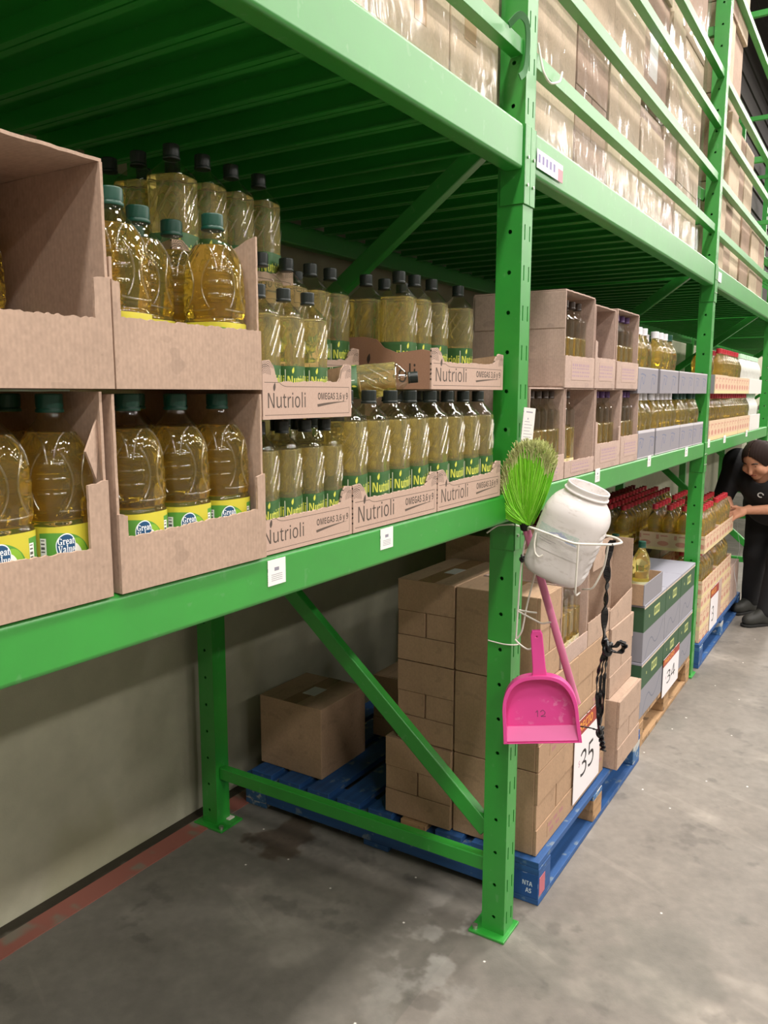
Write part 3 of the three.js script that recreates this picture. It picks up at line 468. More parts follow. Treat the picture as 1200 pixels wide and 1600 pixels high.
// ------------------------------------------------------------ middle bay shelf: tall cartons of square bottles
{
  const low = [[0.098, 0.374, 0.075], [0.383, 0.666, 0.05], [0.675, 0.966, 0.088], [0.975, 1.208, 0.1]], up = [[0.358, 0.632, 0.094], [0.64, 0.866, 0.098], [0.886, 1.165, 0.094]];
  const lowName = ['nearest the upright', 'second from the upright', 'third from the upright', 'fourth from the upright'], upName = ['nearest one, its side wall showing', 'empty one in the middle', 'one at the right end'];
  low.forEach(([x0, x1, lip], i) => openCarton({ label: `lower tall carton of square oil bottles, ${lowName[i]}`, x0, x1, y0: Y1, y1: 1.566, zf: -0.003, lip, top: true, dp: 0.26, tabR: i === 2 ? [0.02, 0.14] : null, tabL: i === 2 ? [0.02, 0.16] : null, mat: M.cardPink, amp: 0.0018, print: true }));
  up.forEach(([x0, x1, lip], i) => openCarton({ label: `upper tall carton of square oil bottles, ${upName[i]}`, x0, x1, y0: 1.5672, y1: [1.852, 1.834, 1.842][i], zf: -0.003, lip, top: true, sideFlap: i === 0, dp: 0.3, tabL: i === 1 ? [0.022, 0.15] : null, mat: M.cardPink, amp: 0.0018, print: true }));
  const row = (key, xs, y, z, words, turn = 0.1) => xs.forEach((x, i) => put(key, `square oil bottle, ${ORD[i]} from left ${words}`, x, y + T + 0.0006, z, turn));
  row('square', [0.13, 0.185, 0.24, 0.295, 0.343], Y1, -0.042, 'in the lower carton nearest the upright', 0);
  row('squareGold', [0.16, 0.27], Y1, -0.12, 'behind the front row of the nearest lower carton', 0);
  row('square', [0.415, 0.48], Y1, -0.042, 'in the second lower carton', 0); row('squareGold', [0.545, 0.61], Y1, -0.1, 'set back in the second lower carton', 0);
  row('squarePurple', [0.8, 0.865, 0.928], Y1, -0.05, 'with purple caps in the third lower carton', 0); row('squareGold', [0.72], Y1, -0.1, 'of the third lower carton, standing alone', 0);
  row('squarePurple', [1.005, 1.06, 1.115, 1.17], Y1, -0.045, 'in the fourth lower carton', 0);
  row('square', [0.39, 0.45, 0.51, 0.568], 1.567, -0.045, 'in the upper side walled carton', 0); row('squareGold', [0.42, 0.52], 1.567, -0.14, 'behind it in the upper side walled carton', 0);
  row('squarePurple', [0.925, 0.99, 1.055, 1.12], 1.567, -0.045, 'in the right end upper carton', 0);
}
// grey printed trays of round bottles
const greyPrint = drawn(512, 200, (g, w, h) => { g.fillStyle = '#8e8b92'; g.fillRect(0, 0, w, h); g.fillStyle = '#c9c6ca'; g.fillRect(0, 0, w, 22); g.fillRect(0, h - 12, w, 12); g.strokeStyle = '#66708f'; g.lineWidth = 7; for (let k = 0; k < 2; k++) { const x = 70 + k * 256; g.beginPath(); g.moveTo(x, 160); g.quadraticCurveTo(x + 30, 30, x + 60, 110); g.quadraticCurveTo(x + 80, 150, x + 110, 60); g.moveTo(x + 10, 60); g.quadraticCurveTo(x + 60, 50, x + 120, 70); g.stroke(); } });
const yellowPrint = drawn(512, 200, (g, w, h) => { g.fillStyle = '#d6bb9c'; g.fillRect(0, 0, w, h); g.fillStyle = '#dccb98'; g.fillRect(0, h - 40, w, 40); g.fillStyle = '#c48a78'; for (let k = 0; k < 4; k++) { g.fillRect(20 + k * 128, 30, 20, 46); g.fillRect(52 + k * 128, 34, 50, 14); g.beginPath(); g.ellipse(70 + k * 128, 120, 40, 26, 0, 0, 7); g.fill(); } });
const facePrint = (t, W, H) => { const k = t.clone(); k.wrapS = k.wrapT = THREE.RepeatWrapping; k.repeat.set(1 / W, 1 / H); k.offset.set(0.5, 0.5); k.needsUpdate = true; return std({ map: k, roughness: 0.6 }); };
M.greyTray = facePrint(greyPrint, 0.33, 0.115); M.yellowTray = facePrint(yellowPrint, 0.4, 0.11); M.greyPlain = std({ color: 0x88868c, roughness: 0.7 });
const trayRow = (words, list, y, h, mat, bottles) => list.forEach(([x0, x1, zf = -0.004], i) => printTray({ label: `${words}, ${ORD[i]} from near end`, x0, x1, y0: y, h, zf, dp: 0.3, mat, inner: M.greyPlain }));
const bottleRow = (keys, x0, x1, y, zs, words, lift = 0.005) => { const n = floor((x1 - x0) / 0.0785); zs.forEach((z, r) => { for (let i = 0; i < n; i++) { const k = keys[(i * 7 + r * 3) % keys.length]; put(k, `${words}, ${ORD[r]} row, ${ORD[i]} from near end`, x0 + 0.04 + i * 0.0785 + (r % 2) * 0.002, y + lift, z, rnd(0, 6)); } }); };
trayRow('grey printed tray in the lower tier of the middle bay', [[1.218, 1.474], [1.5, 1.942], [1.95, 2.244], [2.25, 2.486]], Y1, 0.112, M.greyTray);
trayRow('grey printed tray in the upper tier of the middle bay', [[1.176, 1.48], [1.522, 1.855], [1.878, 2.2], [2.205, 2.526]], 1.5505, 0.1, M.greyTray);
for (const [a, b, k, w] of [[1.222, 1.47, 'white', 'first'], [1.504, 1.938, 'white', 'second'], [1.954, 2.24, 'green', 'third'], [2.254, 2.484, 'green', 'fourth']]) bottleRow([k], a, b, Y1, [-0.046, -0.127, -0.21], `bottle in the ${w} grey lower tray`);
bottleRow(['white'], 1.18, 1.478, 1.5505, [-0.046, -0.127], 'white capped bottle in the first upper grey tray'); bottleRow(['white'], 1.526, 1.78, 1.5505, [-0.046, -0.127], 'white capped bottle in the second upper grey tray');
put('green', 'green capped bottle at the far end of the white capped row', 1.812, 1.5555, -0.046, 0); put('green', 'green capped bottle half hidden behind the other green capped one', 1.812, 1.5555, -0.127, 0);
sealedCarton({ label: 'low carton carrying the orange bottles at the back', x0: 1.9, x1: 2.5, y0: Y1, y1: 1.53, z0: -0.85, z1: -0.5, faces: [] });
bottleRow(['orange'], 1.92, 2.48, 1.531, [-0.56, -0.64], 'orange oil bottle at the back of the middle bay', 0.001);

// cartons filling the back of the shelf
[[0.9, 1.28], [1.3, 1.68], [2.64, 3.0], [3.32, 3.7], [3.72, 4.1], [4.12, 4.5]].forEach(([x0, x1], i) => sealedCarton({ label: `brown carton at the back of the shelf behind the bottles, ${ORD[i]} from the near end`, x0, x1, y0: Y1, y1: 1.72, z0: -1.08, z1: -0.88, faces: [], tape: false }));
// ------------------------------------------------------------ far bay shelf
trayRow('yellow printed tray in the lower tier of the far bay', [[2.66, 3.14], [3.15, 3.63], [3.64, 4.12]], Y1, 0.11, M.yellowTray);
trayRow('yellow printed tray in the upper tier of the far bay', [[2.62, 3.0, 0.02], [3.012, 3.5], [3.51, 3.99]], 1.5505, 0.1, M.yellowTray);
M.milkTray = std({ color: 0xd9d8d2, roughness: 0.6 });
trayRow('white tray at the far end, lower tier', [[4.13, 4.62]], Y1, 0.11, M.milkTray); trayRow('white tray at the far end, upper tier', [[4.0, 4.6]], 1.5505, 0.1, M.milkTray);
[[2.664, 3.136], [3.154, 3.626], [3.644, 4.116]].forEach(([a, b], i) => bottleRow(['red'], a, b, Y1, [-0.046, -0.127], `red capped bottle in the ${ORD[i]} lower yellow tray`));
[[3.016, 3.496], [3.514, 3.73]].forEach(([a, b], i) => bottleRow(['red'], a, b, 1.5505, [-0.046, -0.127], `red capped bottle in the ${ORD[i + 1]} upper yellow tray`));
bottleRow(['red'], 2.63, 2.98, 1.5505, [-0.08], 'red capped bottle in the protruding small tray');
sealedCarton({ label: 'low carton under the orange bottles of the far bay', x0: 2.62, x1: 3.3, y0: Y1, y1: 1.54, z0: -0.85, z1: -0.5, faces: [] });
bottleRow(['orange'], 2.64, 3.2, 1.541, [-0.55], 'orange bottle at the back of the far bay', 0.001);
bottleRow(['milky'], 3.74, 3.98, 1.5505, [-0.046], 'milky white bottle beside the red capped row, upper tier'); bottleRow(['milky'], 4.01, 4.59, 1.5505, [-0.046], 'milky white bottle in the white upper tray'); bottleRow(['milky'], 4.14, 4.61, Y1, [-0.046], 'milky white bottle in the white lower tray');

// ------------------------------------------------------------ wrapped cartons on the upper level
{
  const Y = 2.214, film = phys({ color: 0xffffff, transmission: 1, thickness: 0, roughness: 0.14, ior: 1.45, bumpMap: dataTex(512, 512, (u, v) => [255 * pow(fbm(u * 14 + 3 * fbm(u * 5, v * 3, 8, 3, 5), v * 5, 18, 4, 14), 1.5)], false, [1.5, 1.5]), bumpScale: 0.0025, specularIntensity: 0.5 });
  const white = std({ color: 0xe4e2de, roughness: 0.6 }), slate = std({ color: 0x6d7078, roughness: 0.7 }), sand = std({ color: 0xb59876, roughness: 0.8 }), yellow = std({ color: 0xd9a92c, roughness: 0.6 });
  const near = [[-1.25, -0.93], [-0.925, -0.6], [-0.595, -0.286], [-0.279, -0.03]];
  near.forEach(([x0, x1], i) => {
    const p = i === 3 ? [{ x0: -0.12, x1: 0.115, y0: 0.3, y1: 0.345, mat: slate }, { x0: -0.1, x1: -0.05, y0: 0.21, y1: 0.26, mat: white }, { x0: -0.11, x1: -0.05, y0: 0.285, y1: 0.4, mat: white }, { x0: -0.06, x1: 0.0, y0: 0.13, y1: 0.19, mat: sand }] : i === 2 ? [{ x0: 0.0, x1: 0.05, y0: 0.09, y1: 0.17, mat: sand }] : i === 1 ? [{ x0: 0.06, x1: 0.15, y0: 0.06, y1: 0.3, mat: white }] : [];
    sealedCarton({ label: `wrapped carton above the near upper beam, ${['fourth', 'third', 'second', 'first'][i]} from the upright`, x0, x1, y0: Y, y1: Y + 0.43, z0: -1.08, z1: -0.062, mat: M.cardPale, faces: [], prints: p, tape: false });
  });
  const cols = [[0.09, 0.545], [0.555, 0.865], [0.878, 1.262], [1.276, 1.632], [1.645, 1.88], [1.89, 2.325]];
  const tiers = [[Y, 2.652], [2.656, 3.09], [3.094, 3.52]], tn = ['bottom', 'second', 'third'], cn = ['first', 'second', 'third', 'fourth', 'fifth', 'sixth'];
  cols.forEach(([x0, x1], c) => tiers.forEach(([a, b], k) => {
    if (c === 3 && k === 0) {   // carton with its flaps standing open
      const t = thing('open_carton', 'wrapped carton with open flaps, bottom of the fourth column', 'carton', [x0, Y, -0.062]);
      part('carton_body', span(0, x1 - x0, 0, 0.37, -0.42, 0, 0.004), M.cardPale, t); part('flap', sheet([[0.004, 0], [x1 - x0 - 0.004, 0], [x1 - x0 - 0.03, 0.06], [0.02, 0.055]], 0.003).rotateX(-0.12), M.cardPink, t, [0, 0.366, -0.01]);
      part('flap', sheet([[0.004, 0], [x1 - x0 - 0.004, 0], [x1 - x0 - 0.03, 0.08], [0.02, 0.06]], 0.003).rotateX(-0.25), M.cardPale, t, [0, 0.373, -0.03]); return;
    }
    const zo = rnd(-0.012, 0.004), p = [];
    if (c === 3 && k === 1) p.push({ x0: -0.1, x1: 0.02, y0: 0.1, y1: 0.3, mat: white });
    if (c === 2 && k === 2) p.push({ x0: -0.1, x1: 0.12, y0: -0.0 + 0.02, y1: 0.2, mat: yellow });
    sealedCarton({ label: `wrapped middle bay carton, ${tn[k]} of the ${cn[c]} column from upright`, x0, x1: x1 - rnd(0, 0.008), y0: a, y1: b, z0: -1.08, z1: -0.058 + zo, mat: [M.cardPale, M.card, M.cardPale][(c + k) % 3], faces: (c + k) % 4 === 1 ? ['z'] : [], prints: p, tape: false });
  }));
  const farCols = [[2.64, 2.98, 4], [2.99, 3.32, 4], [3.33, 3.62, 2], [3.63, 3.95, 2], [3.96, 4.3, 1], [4.31, 4.6, 1]];
  farCols.forEach(([x0, x1, n], c) => { for (let k = 0; k < n; k++) sealedCarton({ label: `wrapped carton of the far bay, ${['bottom', 'second', 'third', 'top'][k]} of the ${cn[c]} column`, x0, x1, y0: Y + k * 0.434, y1: Y + k * 0.434 + 0.43, z0: -1.05, z1: -0.05 + rnd(-0.02, 0.01), mat: (c + k) % 2 ? M.card : M.cardPale, faces: [], tape: false }); });
  const wrap = (label, x0, x1, y0, y1, z) => { const g = new THREE.PlaneGeometry(x1 - x0, y1 - y0, floor((x1 - x0) * 50), floor((y1 - y0) * 50)), p = g.attributes.position; for (let i = 0; i < p.count; i++) { const x = p.getX(i), y = p.getY(i); p.setZ(i, 0.006 * (fbm(x * 5 + 9, y * 2.2, 31, 4) - 0.5) + 0.0012 * sin(x * 17 + 2 * fbm(x * 3, y * 2, 5, 3) * 6)); } g.computeVertexNormals(); const u = g.attributes.uv; for (let i = 0; i < u.count; i++) u.setXY(i, p.getX(i), p.getY(i)); single('stretch_film', g.translate((x0 + x1) / 2, (y0 + y1) / 2, z), film, label, 'plastic film'); };
  wrap('wrinkled clear film over the cartons of the middle bay', 0.095, 2.32, Y + 0.01, 3.5, -0.0475); wrap('wrinkled clear film over the cartons above the near beam', -1.24, -0.03, Y + 0.01, Y + 0.42, -0.045);
  [[5.2, 5.75], [5.77, 6.4], [6.42, 7.1]].forEach(([x0, x1], c) => { for (let k = 0; k < 2; k++) sealedCarton({ label: `brown carton beyond the far bay, ${['bottom', 'second'][k]} of the ${cn[c]} column`, x0, x1, y0: Y + k * 0.434, y1: Y + k * 0.434 + 0.43, z0: -1.05, z1: -0.6, mat: M.cardTan, faces: [], tape: false }); });
  // cartons seen behind the frames, deeper on the deck
  [[2.335, 2.505]].forEach(([x0, x1], i) => tiers.forEach(([a, b], k) => sealedCarton({ label: `brown carton deep behind the wrapped columns, ${tn[k]} tier beside the second upright`, x0, x1, y0: a, y1: b, z0: -1.05, z1: -0.62, mat: M.cardTan, faces: [], tape: false })));
}

// ------------------------------------------------------------ pallets
function pallet(label, x0, x1, z0, z1, mats, marks) {
  const W = x1 - x0, D = z1 - z0, t = thing('pallet', label, 'pallet', [x0, 0, z1]), m = (i) => mats[i % mats.length];
  [0, 0.5, 1].forEach((k, i) => { const z = -0.05 - k * (D - 0.1); part('bottom_board', span(0, W, 0.0005, 0.02, z - 0.05, z + 0.05, 0.002), m(i), t); [0, 0.5, 1].forEach((q, j) => { const x = 0.05 + q * (W - 0.1); part('pallet_block', span(x - 0.05, x + 0.05, 0.02, 0.1, z - 0.05, z + 0.05, 0.003), q === 0.5 && k === 0 && marks ? M.wood : m(i + j), t); }); });
  [0, 0.5, 1].forEach((q, j) => { const x = 0.05 + q * (W - 0.1); part('stringer_board', span(x - 0.05, x + 0.05, 0.1, 0.12, -D, 0, 0.002), m(j + 1), t); });
  part('side_board', span(-0.002, 0.014, 0.022, 0.098, -D + 0.102, -0.102, 0.002), m(0), t);
  for (let k = 0; k < 9; k++) { const w = D / 9; part('deck_board', span(0, W, 0.1205, 0.141, -k * w - w + 0.034, -k * w - 0.002, 0.002), k === 3 && marks ? M.wood : mats[0], t); }
  return t;
}
{
  const woodTex = (r, g, b, wr, wg, wb, amt, s) => dataTex(512, 512, (u, v) => { const k = 1 + 0.25 * (fbm(u * 3, v * 50, s, 4, 3) - 0.5), w = smooth(amt, amt + 0.12, fbm(u * 18, v * 18, s + 7, 5, 18)); return [mixn(r * k, wr, w), mixn(g * k, wg, w), mixn(b * k, wb, w)]; }, true, [1.3, 1.3]);
  M.blueWood = std({ map: woodTex(40, 84, 140, 110, 128, 148, 0.62, 3), roughness: 0.6, bumpMap: grain, bumpScale: 0.001 }); M.blueWorn = std({ map: woodTex(58, 104, 152, 186, 186, 180, 0.46, 13), roughness: 0.65, bumpMap: grain, bumpScale: 0.001 });
  M.wood = std({ map: woodTex(170, 136, 98, 120, 96, 70, 0.6, 23), roughness: 0.8, bumpMap: grain, bumpScale: 0.001 });
  const p1 = pallet('blue pallet under the stacked brown cartons', 0.19, 1.35, -1.15, 0.03, [M.blueWood, M.blueWood, M.blueWorn], true);
  const stencil = drawn(256, 160, (g, w, h) => { g.fillStyle = '#1c4d8d'; g.fillRect(0, 0, w, h); g.fillStyle = '#c7d3df'; g.font = 'bold 44px sans-serif'; g.fillText('NTA', 120, 84); g.fillText('AS', 150, 132); });
  part('stencil', span(-0.0012, 0, 0.022, 0.098, -0.1, -0.002, 0).translate(0.0003, 0, 0), std({ map: (() => { const k = stencil; k.repeat.set(1 / 0.1, 1 / 0.076); k.offset.set(0.5, 0.5); return k; })(), roughness: 0.6 }), p1);
  part('red_mark', span(0.004, 0.05, 0.03, 0.09, 0, 0.001, 0), std({ color: 0xb86a74, roughness: 0.7 }), p1);
  pallet('bare wooden pallet under the green and grey cases', 1.42, 2.49, -1.1, 0.0, [M.wood]);
  pallet('blue pallet of red capped bottles by the bending person', 2.7, 4.15, -1.05, 0.01, [M.blueWood, M.blueWorn]);
  single('floor_chip', span(0.045, 0.075, 0, 0.012, -1.13, -1.1, 0.003), std({ color: 0xcfc9bd, roughness: 0.8 }), 'pale chip of litter on the floor beside the rear post', 'litter');

  // brown cartons, side walls towards the camera
  const B = 0.1425, h = 0.272, lv = ['bottom', 'second', 'third'];
  for (let k = 0; k < 3; k++) {
    if (k < 3) sealedCarton({ label: `brown carton with slit flaps, ${lv[k]} of the rear column behind the brace`, x0: k ? 0.215 : 0.205, x1: 0.6, y0: B + k * h, y1: B + k * h + h - 0.002, z0: (k ? -0.49 : -0.53), z1: -0.283, faces: ['x'], patch: k === 2 });
    if (k < 2) {
      sealedCarton({ label: `brown carton at the pallet corner beside the upright, ${['lowest', 'second up'][k]}`, x0: 0.215, x1: 0.56, y0: B + k * h, y1: B + k * h + h - 0.002, z0: -0.278, z1: 0.008, faces: ['z'], prints: [{ x0: -0.08, x1: 0.08, y0: 0.02, y1: 0.07, mat: M.pinkMark }] });
      sealedCarton({ label: `brown carton behind the price card, ${['lowest', 'second up'][k]}`, x0: 0.565, x1: 0.9, y0: B + k * h, y1: B + k * h + h - 0.002, z0: -0.278, z1: 0.006, faces: ['z'], mat: M.cardTan, prints: [{ x0: 0.0, x1: 0.16, y0: 0.02, y1: 0.07, mat: M.pinkMark }] });
    }
    if (k === 0) sealedCarton({ label: 'protruding brown carton at the right end of the pallet, lowest', x0: 0.915, x1: 1.22, y0: B, y1: B + h - 0.002, z0: -0.23, z1: 0.055, faces: ['z'], mat: M.card });
    else if (k === 1) sealedCarton({ label: 'brown carton standing on the protruding one', x0: 0.92, x1: 1.22, y0: B + h, y1: B + 2 * h - 0.002, z0: -0.26, z1: 0.012, faces: ['z'], mat: M.card });
  }
  sealedCarton({ label: 'brown carton topmost at the pallet corner, beside the white jar', x0: 0.215, x1: 0.39, y0: B + 2 * h, y1: B + 3 * h - 0.002, z0: -0.278, z1: 0.0, faces: ['z'] });
  openCarton({ label: 'cut open carton of square bottles under the white jar', x0: 0.396, x1: 0.652, y0: B + 2 * h, y1: B + 3 * h, zf: 0.004, lip: 0.06, dp: 0.27, mat: M.cardPink });
  [0.43, 0.49, 0.55, 0.612].forEach((x, i) => put('square', `square bottle, ${ORD[i]} from the left in the cut open carton under the jar`, x, B + 2 * h + T + 0.001, -0.045, 0));
  openCarton({ label: 'empty cut open carton behind the black strap', x0: 0.658, x1: 0.902, y0: B + 2 * h, y1: 0.99, zf: 0.004, lip: 0.085, dp: 0.27, mat: M.card, flaps: [{ pts: [[0, 0], [0.2, 0.0], [0.22, 0.09], [0.03, 0.1]], at: [0.02, 0.262, 0.0], turn: 0 }] });
  openCarton({ label: 'empty cut open carton at the right end, lit inside', x0: 0.908, x1: 1.2, y0: B + 2 * h, y1: 0.985, zf: 0.006, lip: 0.07, lipR: 0.1, dp: 0.27, mat: M.card });
  sealedCarton({ label: 'lone brown carton at the rear corner of the blue pallet', x0: 0.26, x1: 0.55, y0: B, y1: B + 0.27, z0: -1.13, z1: -0.84, faces: [], patch: true });
  sealedCarton({ label: 'small brown carton further in on the blue pallet', x0: 0.7, x1: 1.0, y0: B, y1: B + 0.26, z0: -0.9, z1: -0.6, faces: ['x'] });
  sealedCarton({ label: 'dark brown carton high at the back under the shelf', x0: 0.62, x1: 0.95, y0: B + 0.272, y1: B + 0.9, z0: -0.53, z1: -0.285, faces: ['x'] });

  // green and grey cases
  const casePrint = drawn(512, 400, (g, w, hh) => { g.fillStyle = '#34563a'; g.fillRect(0, 0, w, 180); g.fillStyle = '#8a8a92'; g.fillRect(0, 180, w, hh - 180); g.strokeStyle = '#6f7280'; g.lineWidth = 10; g.beginPath(); g.moveTo(60, 380); g.quadraticCurveTo(160, 200, 240, 300); g.quadraticCurveTo(330, 380, 460, 210); g.stroke(); g.fillStyle = '#b9bf78'; g.fillRect(230, 60, 130, 66); g.fillStyle = '#4c6a3e'; for (let i = 0; i < 3; i++) g.fillRect(240 + i * 40, 74, 28, 36); g.fillStyle = '#b9bf78'; g.fillRect(110, 84, 14, 20); });
  const caseMat = (W, H) => facePrint(casePrint, W, H), lid = std({ color: 0x9a9aa6, roughness: 0.6 }), rim = std({ color: 0xc8b9a2, roughness: 0.8 });
  const kase = (label, x0, x1, y0, hh, z0, z1) => { const t = thing('printed_case', label, 'case', [x0, y0, z1]), W = x1 - x0; part('case_body', span(0, W, 0, hh - 0.012, z0 - z1, 0, 0.003), caseMat(W, hh), t); part('lid', span(-0.001, W + 0.001, hh - 0.012, hh, z0 - z1, 0.001, 0.002), lid, t); part('rim', span(0, W, hh - 0.018, hh - 0.0125, 0, 0.0015, 0), rim, t); };
  const xs = [[1.44, 1.83], [1.836, 2.15], [2.156, 2.484]], cw = ['nearest', 'middle', 'far'];
  xs.forEach(([x0, x1], i) => { kase(`green and grey case, ${cw[i]} of the bottom row on the wooden pallet`, x0, x1, 0.1425, 0.256, -0.4, 0.0); kase(`green and grey case, ${cw[i]} of the upper row`, x0, x1, 0.4, 0.256, -0.4, 0.0); });
  kase('grey topped case behind the upper row, near', 1.46, 1.95, 0.1425, 0.5, -0.85, -0.41); kase('grey topped case behind the upper row, far', 1.96, 2.48, 0.1425, 0.5, -0.85, -0.41);
  printTray({ label: 'low grey tray on the nearest case with one bottle', x0: 1.42, x1: 1.74, y0: 0.657, h: 0.092, zf: 0.0, dp: 0.3, mat: M.greyPlain, inner: M.cardTan });
  put('green', 'single green capped bottle standing in the low grey tray', 1.545, 0.662, -0.05, 0.3);
  [[1.5, -0.17], [1.58, -0.17], [1.66, -0.2], [1.5, -0.25], [1.6, -0.255]].forEach(([x, z], i) => put('green', `green capped bottle, ${ORD[i]} behind the single one in the grey tray`, x, 0.662, z, 0.2));
  // red capped bottles on cartons at the back of that pallet
  const ovalPrint = drawn(512, 256, (g, w, hh) => { g.fillStyle = '#8f8a58'; g.fillRect(0, 0, w, hh); g.fillStyle = '#a58a60'; g.fillRect(0, 0, w, 40); g.fillStyle = '#3c3c2a'; g.beginPath(); g.ellipse(150, 150, 86, 52, 0, 0, 7); g.fill(); g.fillStyle = '#7a5f3c'; g.fillRect(300, 110, 170, 90); });
  const oval = facePrint(ovalPrint, 0.4, 0.2);
  [[2.72, 3.11], [3.12, 3.51], [3.52, 3.91]].forEach(([x0, x1], i) => { const t = thing('printed_case', `olive printed carton with a dark oval under red capped bottles, ${ORD[i]}`, 'carton', [x0, 0.1425, -0.42]); part('case_body', span(0, x1 - x0, 0, 0.5, -0.5, 0, 0.003), oval, t); });
  for (const [x0, x1, w] of [[2.72, 3.91, 'the far rear stack']]) bottleRow(['red'], x0, x1, 0.6435, [-0.47, -0.55, -0.63, -0.71], `red capped bottle on ${w}`, 0.001);
  bottleRow(['red'], 1.5, 2.46, 0.643, [-0.5, -0.58, -0.66, -0.74], 'red capped bottle on the rear grey cases', 0.001);

  // far pallet in front of the person
  const tall = (label, x0, x1, i) => sealedCarton({ label, x0, x1, y0: 0.1425, y1: 0.4, z0: -0.4, z1: 0.0, mat: [M.yellowTray, M.cardPink][i % 2], faces: [], tape: false });
  [[2.72, 3.05], [3.06, 3.39], [3.4, 3.72], [3.73, 4.05]].forEach(([a, b], i) => tall(`pink and yellow carton at the bottom of the far pallet, ${ORD[i]}`, a, b, i % 2));
  [[2.72, 3.2], [3.21, 3.68]].forEach(([a, b], i) => { printTray({ label: `yellow tray in the middle tier of the far pallet, ${ORD[i]}`, x0: a, x1: b, y0: 0.402, h: 0.1, dp: 0.36, mat: M.yellowTray }); bottleRow(['red'], a + 0.005, b - 0.005, 0.402, [-0.046, -0.127], `red capped bottle, far pallet ${ORD[i]} middle tray`); printTray({ label: `yellow tray in the top tier of the far pallet, ${ORD[i]}`, x0: a, x1: b, y0: 0.66, h: 0.1, dp: 0.36, mat: M.yellowTray }); bottleRow(['red'], a + 0.005, b - 0.005, 0.66, [-0.046, -0.127, -0.208, -0.29], `red capped bottle, far pallet ${ORD[i]} top tray`); });
  single('plastic_sheet', (() => { const g = new THREE.PlaneGeometry(0.02, 0.55, 4, 24), p = g.attributes.position; for (let i = 0; i < p.count; i++) { p.setZ(i, 0.012 * sin(p.getY(i) * 22)); p.setX(i, p.getX(i) + 0.01 * sin(p.getY(i) * 11)); } g.computeVertexNormals(); return g.translate(3.86, 0.44, 0.012); })(), phys({ color: 0xe8e8ea, transmission: 0.4, thickness: 0, roughness: 0.3 }), 'hanging strip of torn clear film on the far pallet corner', 'plastic film');

  // price cards
  const priceTex = (n, big) => drawn(360, 420, (g, w, hh) => { g.fillStyle = '#ece8ea'; g.fillRect(0, 0, w, hh); g.fillStyle = '#9c3a2c'; g.fillRect(0, 0, w, 84); g.fillStyle = '#e9a23c'; g.font = 'bold 62px sans-serif'; g.fillText('PRECIO', 18, 64); g.fillStyle = '#17161a'; g.font = '190px sans-serif'; g.save(); g.translate(84, 320); g.rotate(-0.06); g.scale(0.95, 1); g.fillText(n, 0, 0); g.restore(); g.fillStyle = '#b98aa0'; g.font = '46px sans-serif'; g.fillText('$', 56, 250); });
  const card = (label, n, x0, x1, y0, y1, z, turn = 0) => { const t = thing('price_card', label, 'price card', [(x0 + x1) / 2, y0, z], turn), W = x1 - x0, H = y1 - y0, tx = priceTex(n); tx.repeat.set(1 / W, 1 / H); tx.offset.set(0.5, 0.5); part('card', span(-W / 2, W / 2, 0, H, 0, 0.0015, 0), std({ map: tx, roughness: 0.5 }), t); };
  card('white price card with a large 35 on the brown cartons', '35', 0.535, 0.82, 0.165, 0.452, 0.012);
  card('smaller white price card on the green and grey cases', '34', 1.835, 2.17, 0.11, 0.3, 0.004);
  card('white price card with red header on the far pallet', '3', 3.0, 3.25, 0.12, 0.4, 0.003);
}

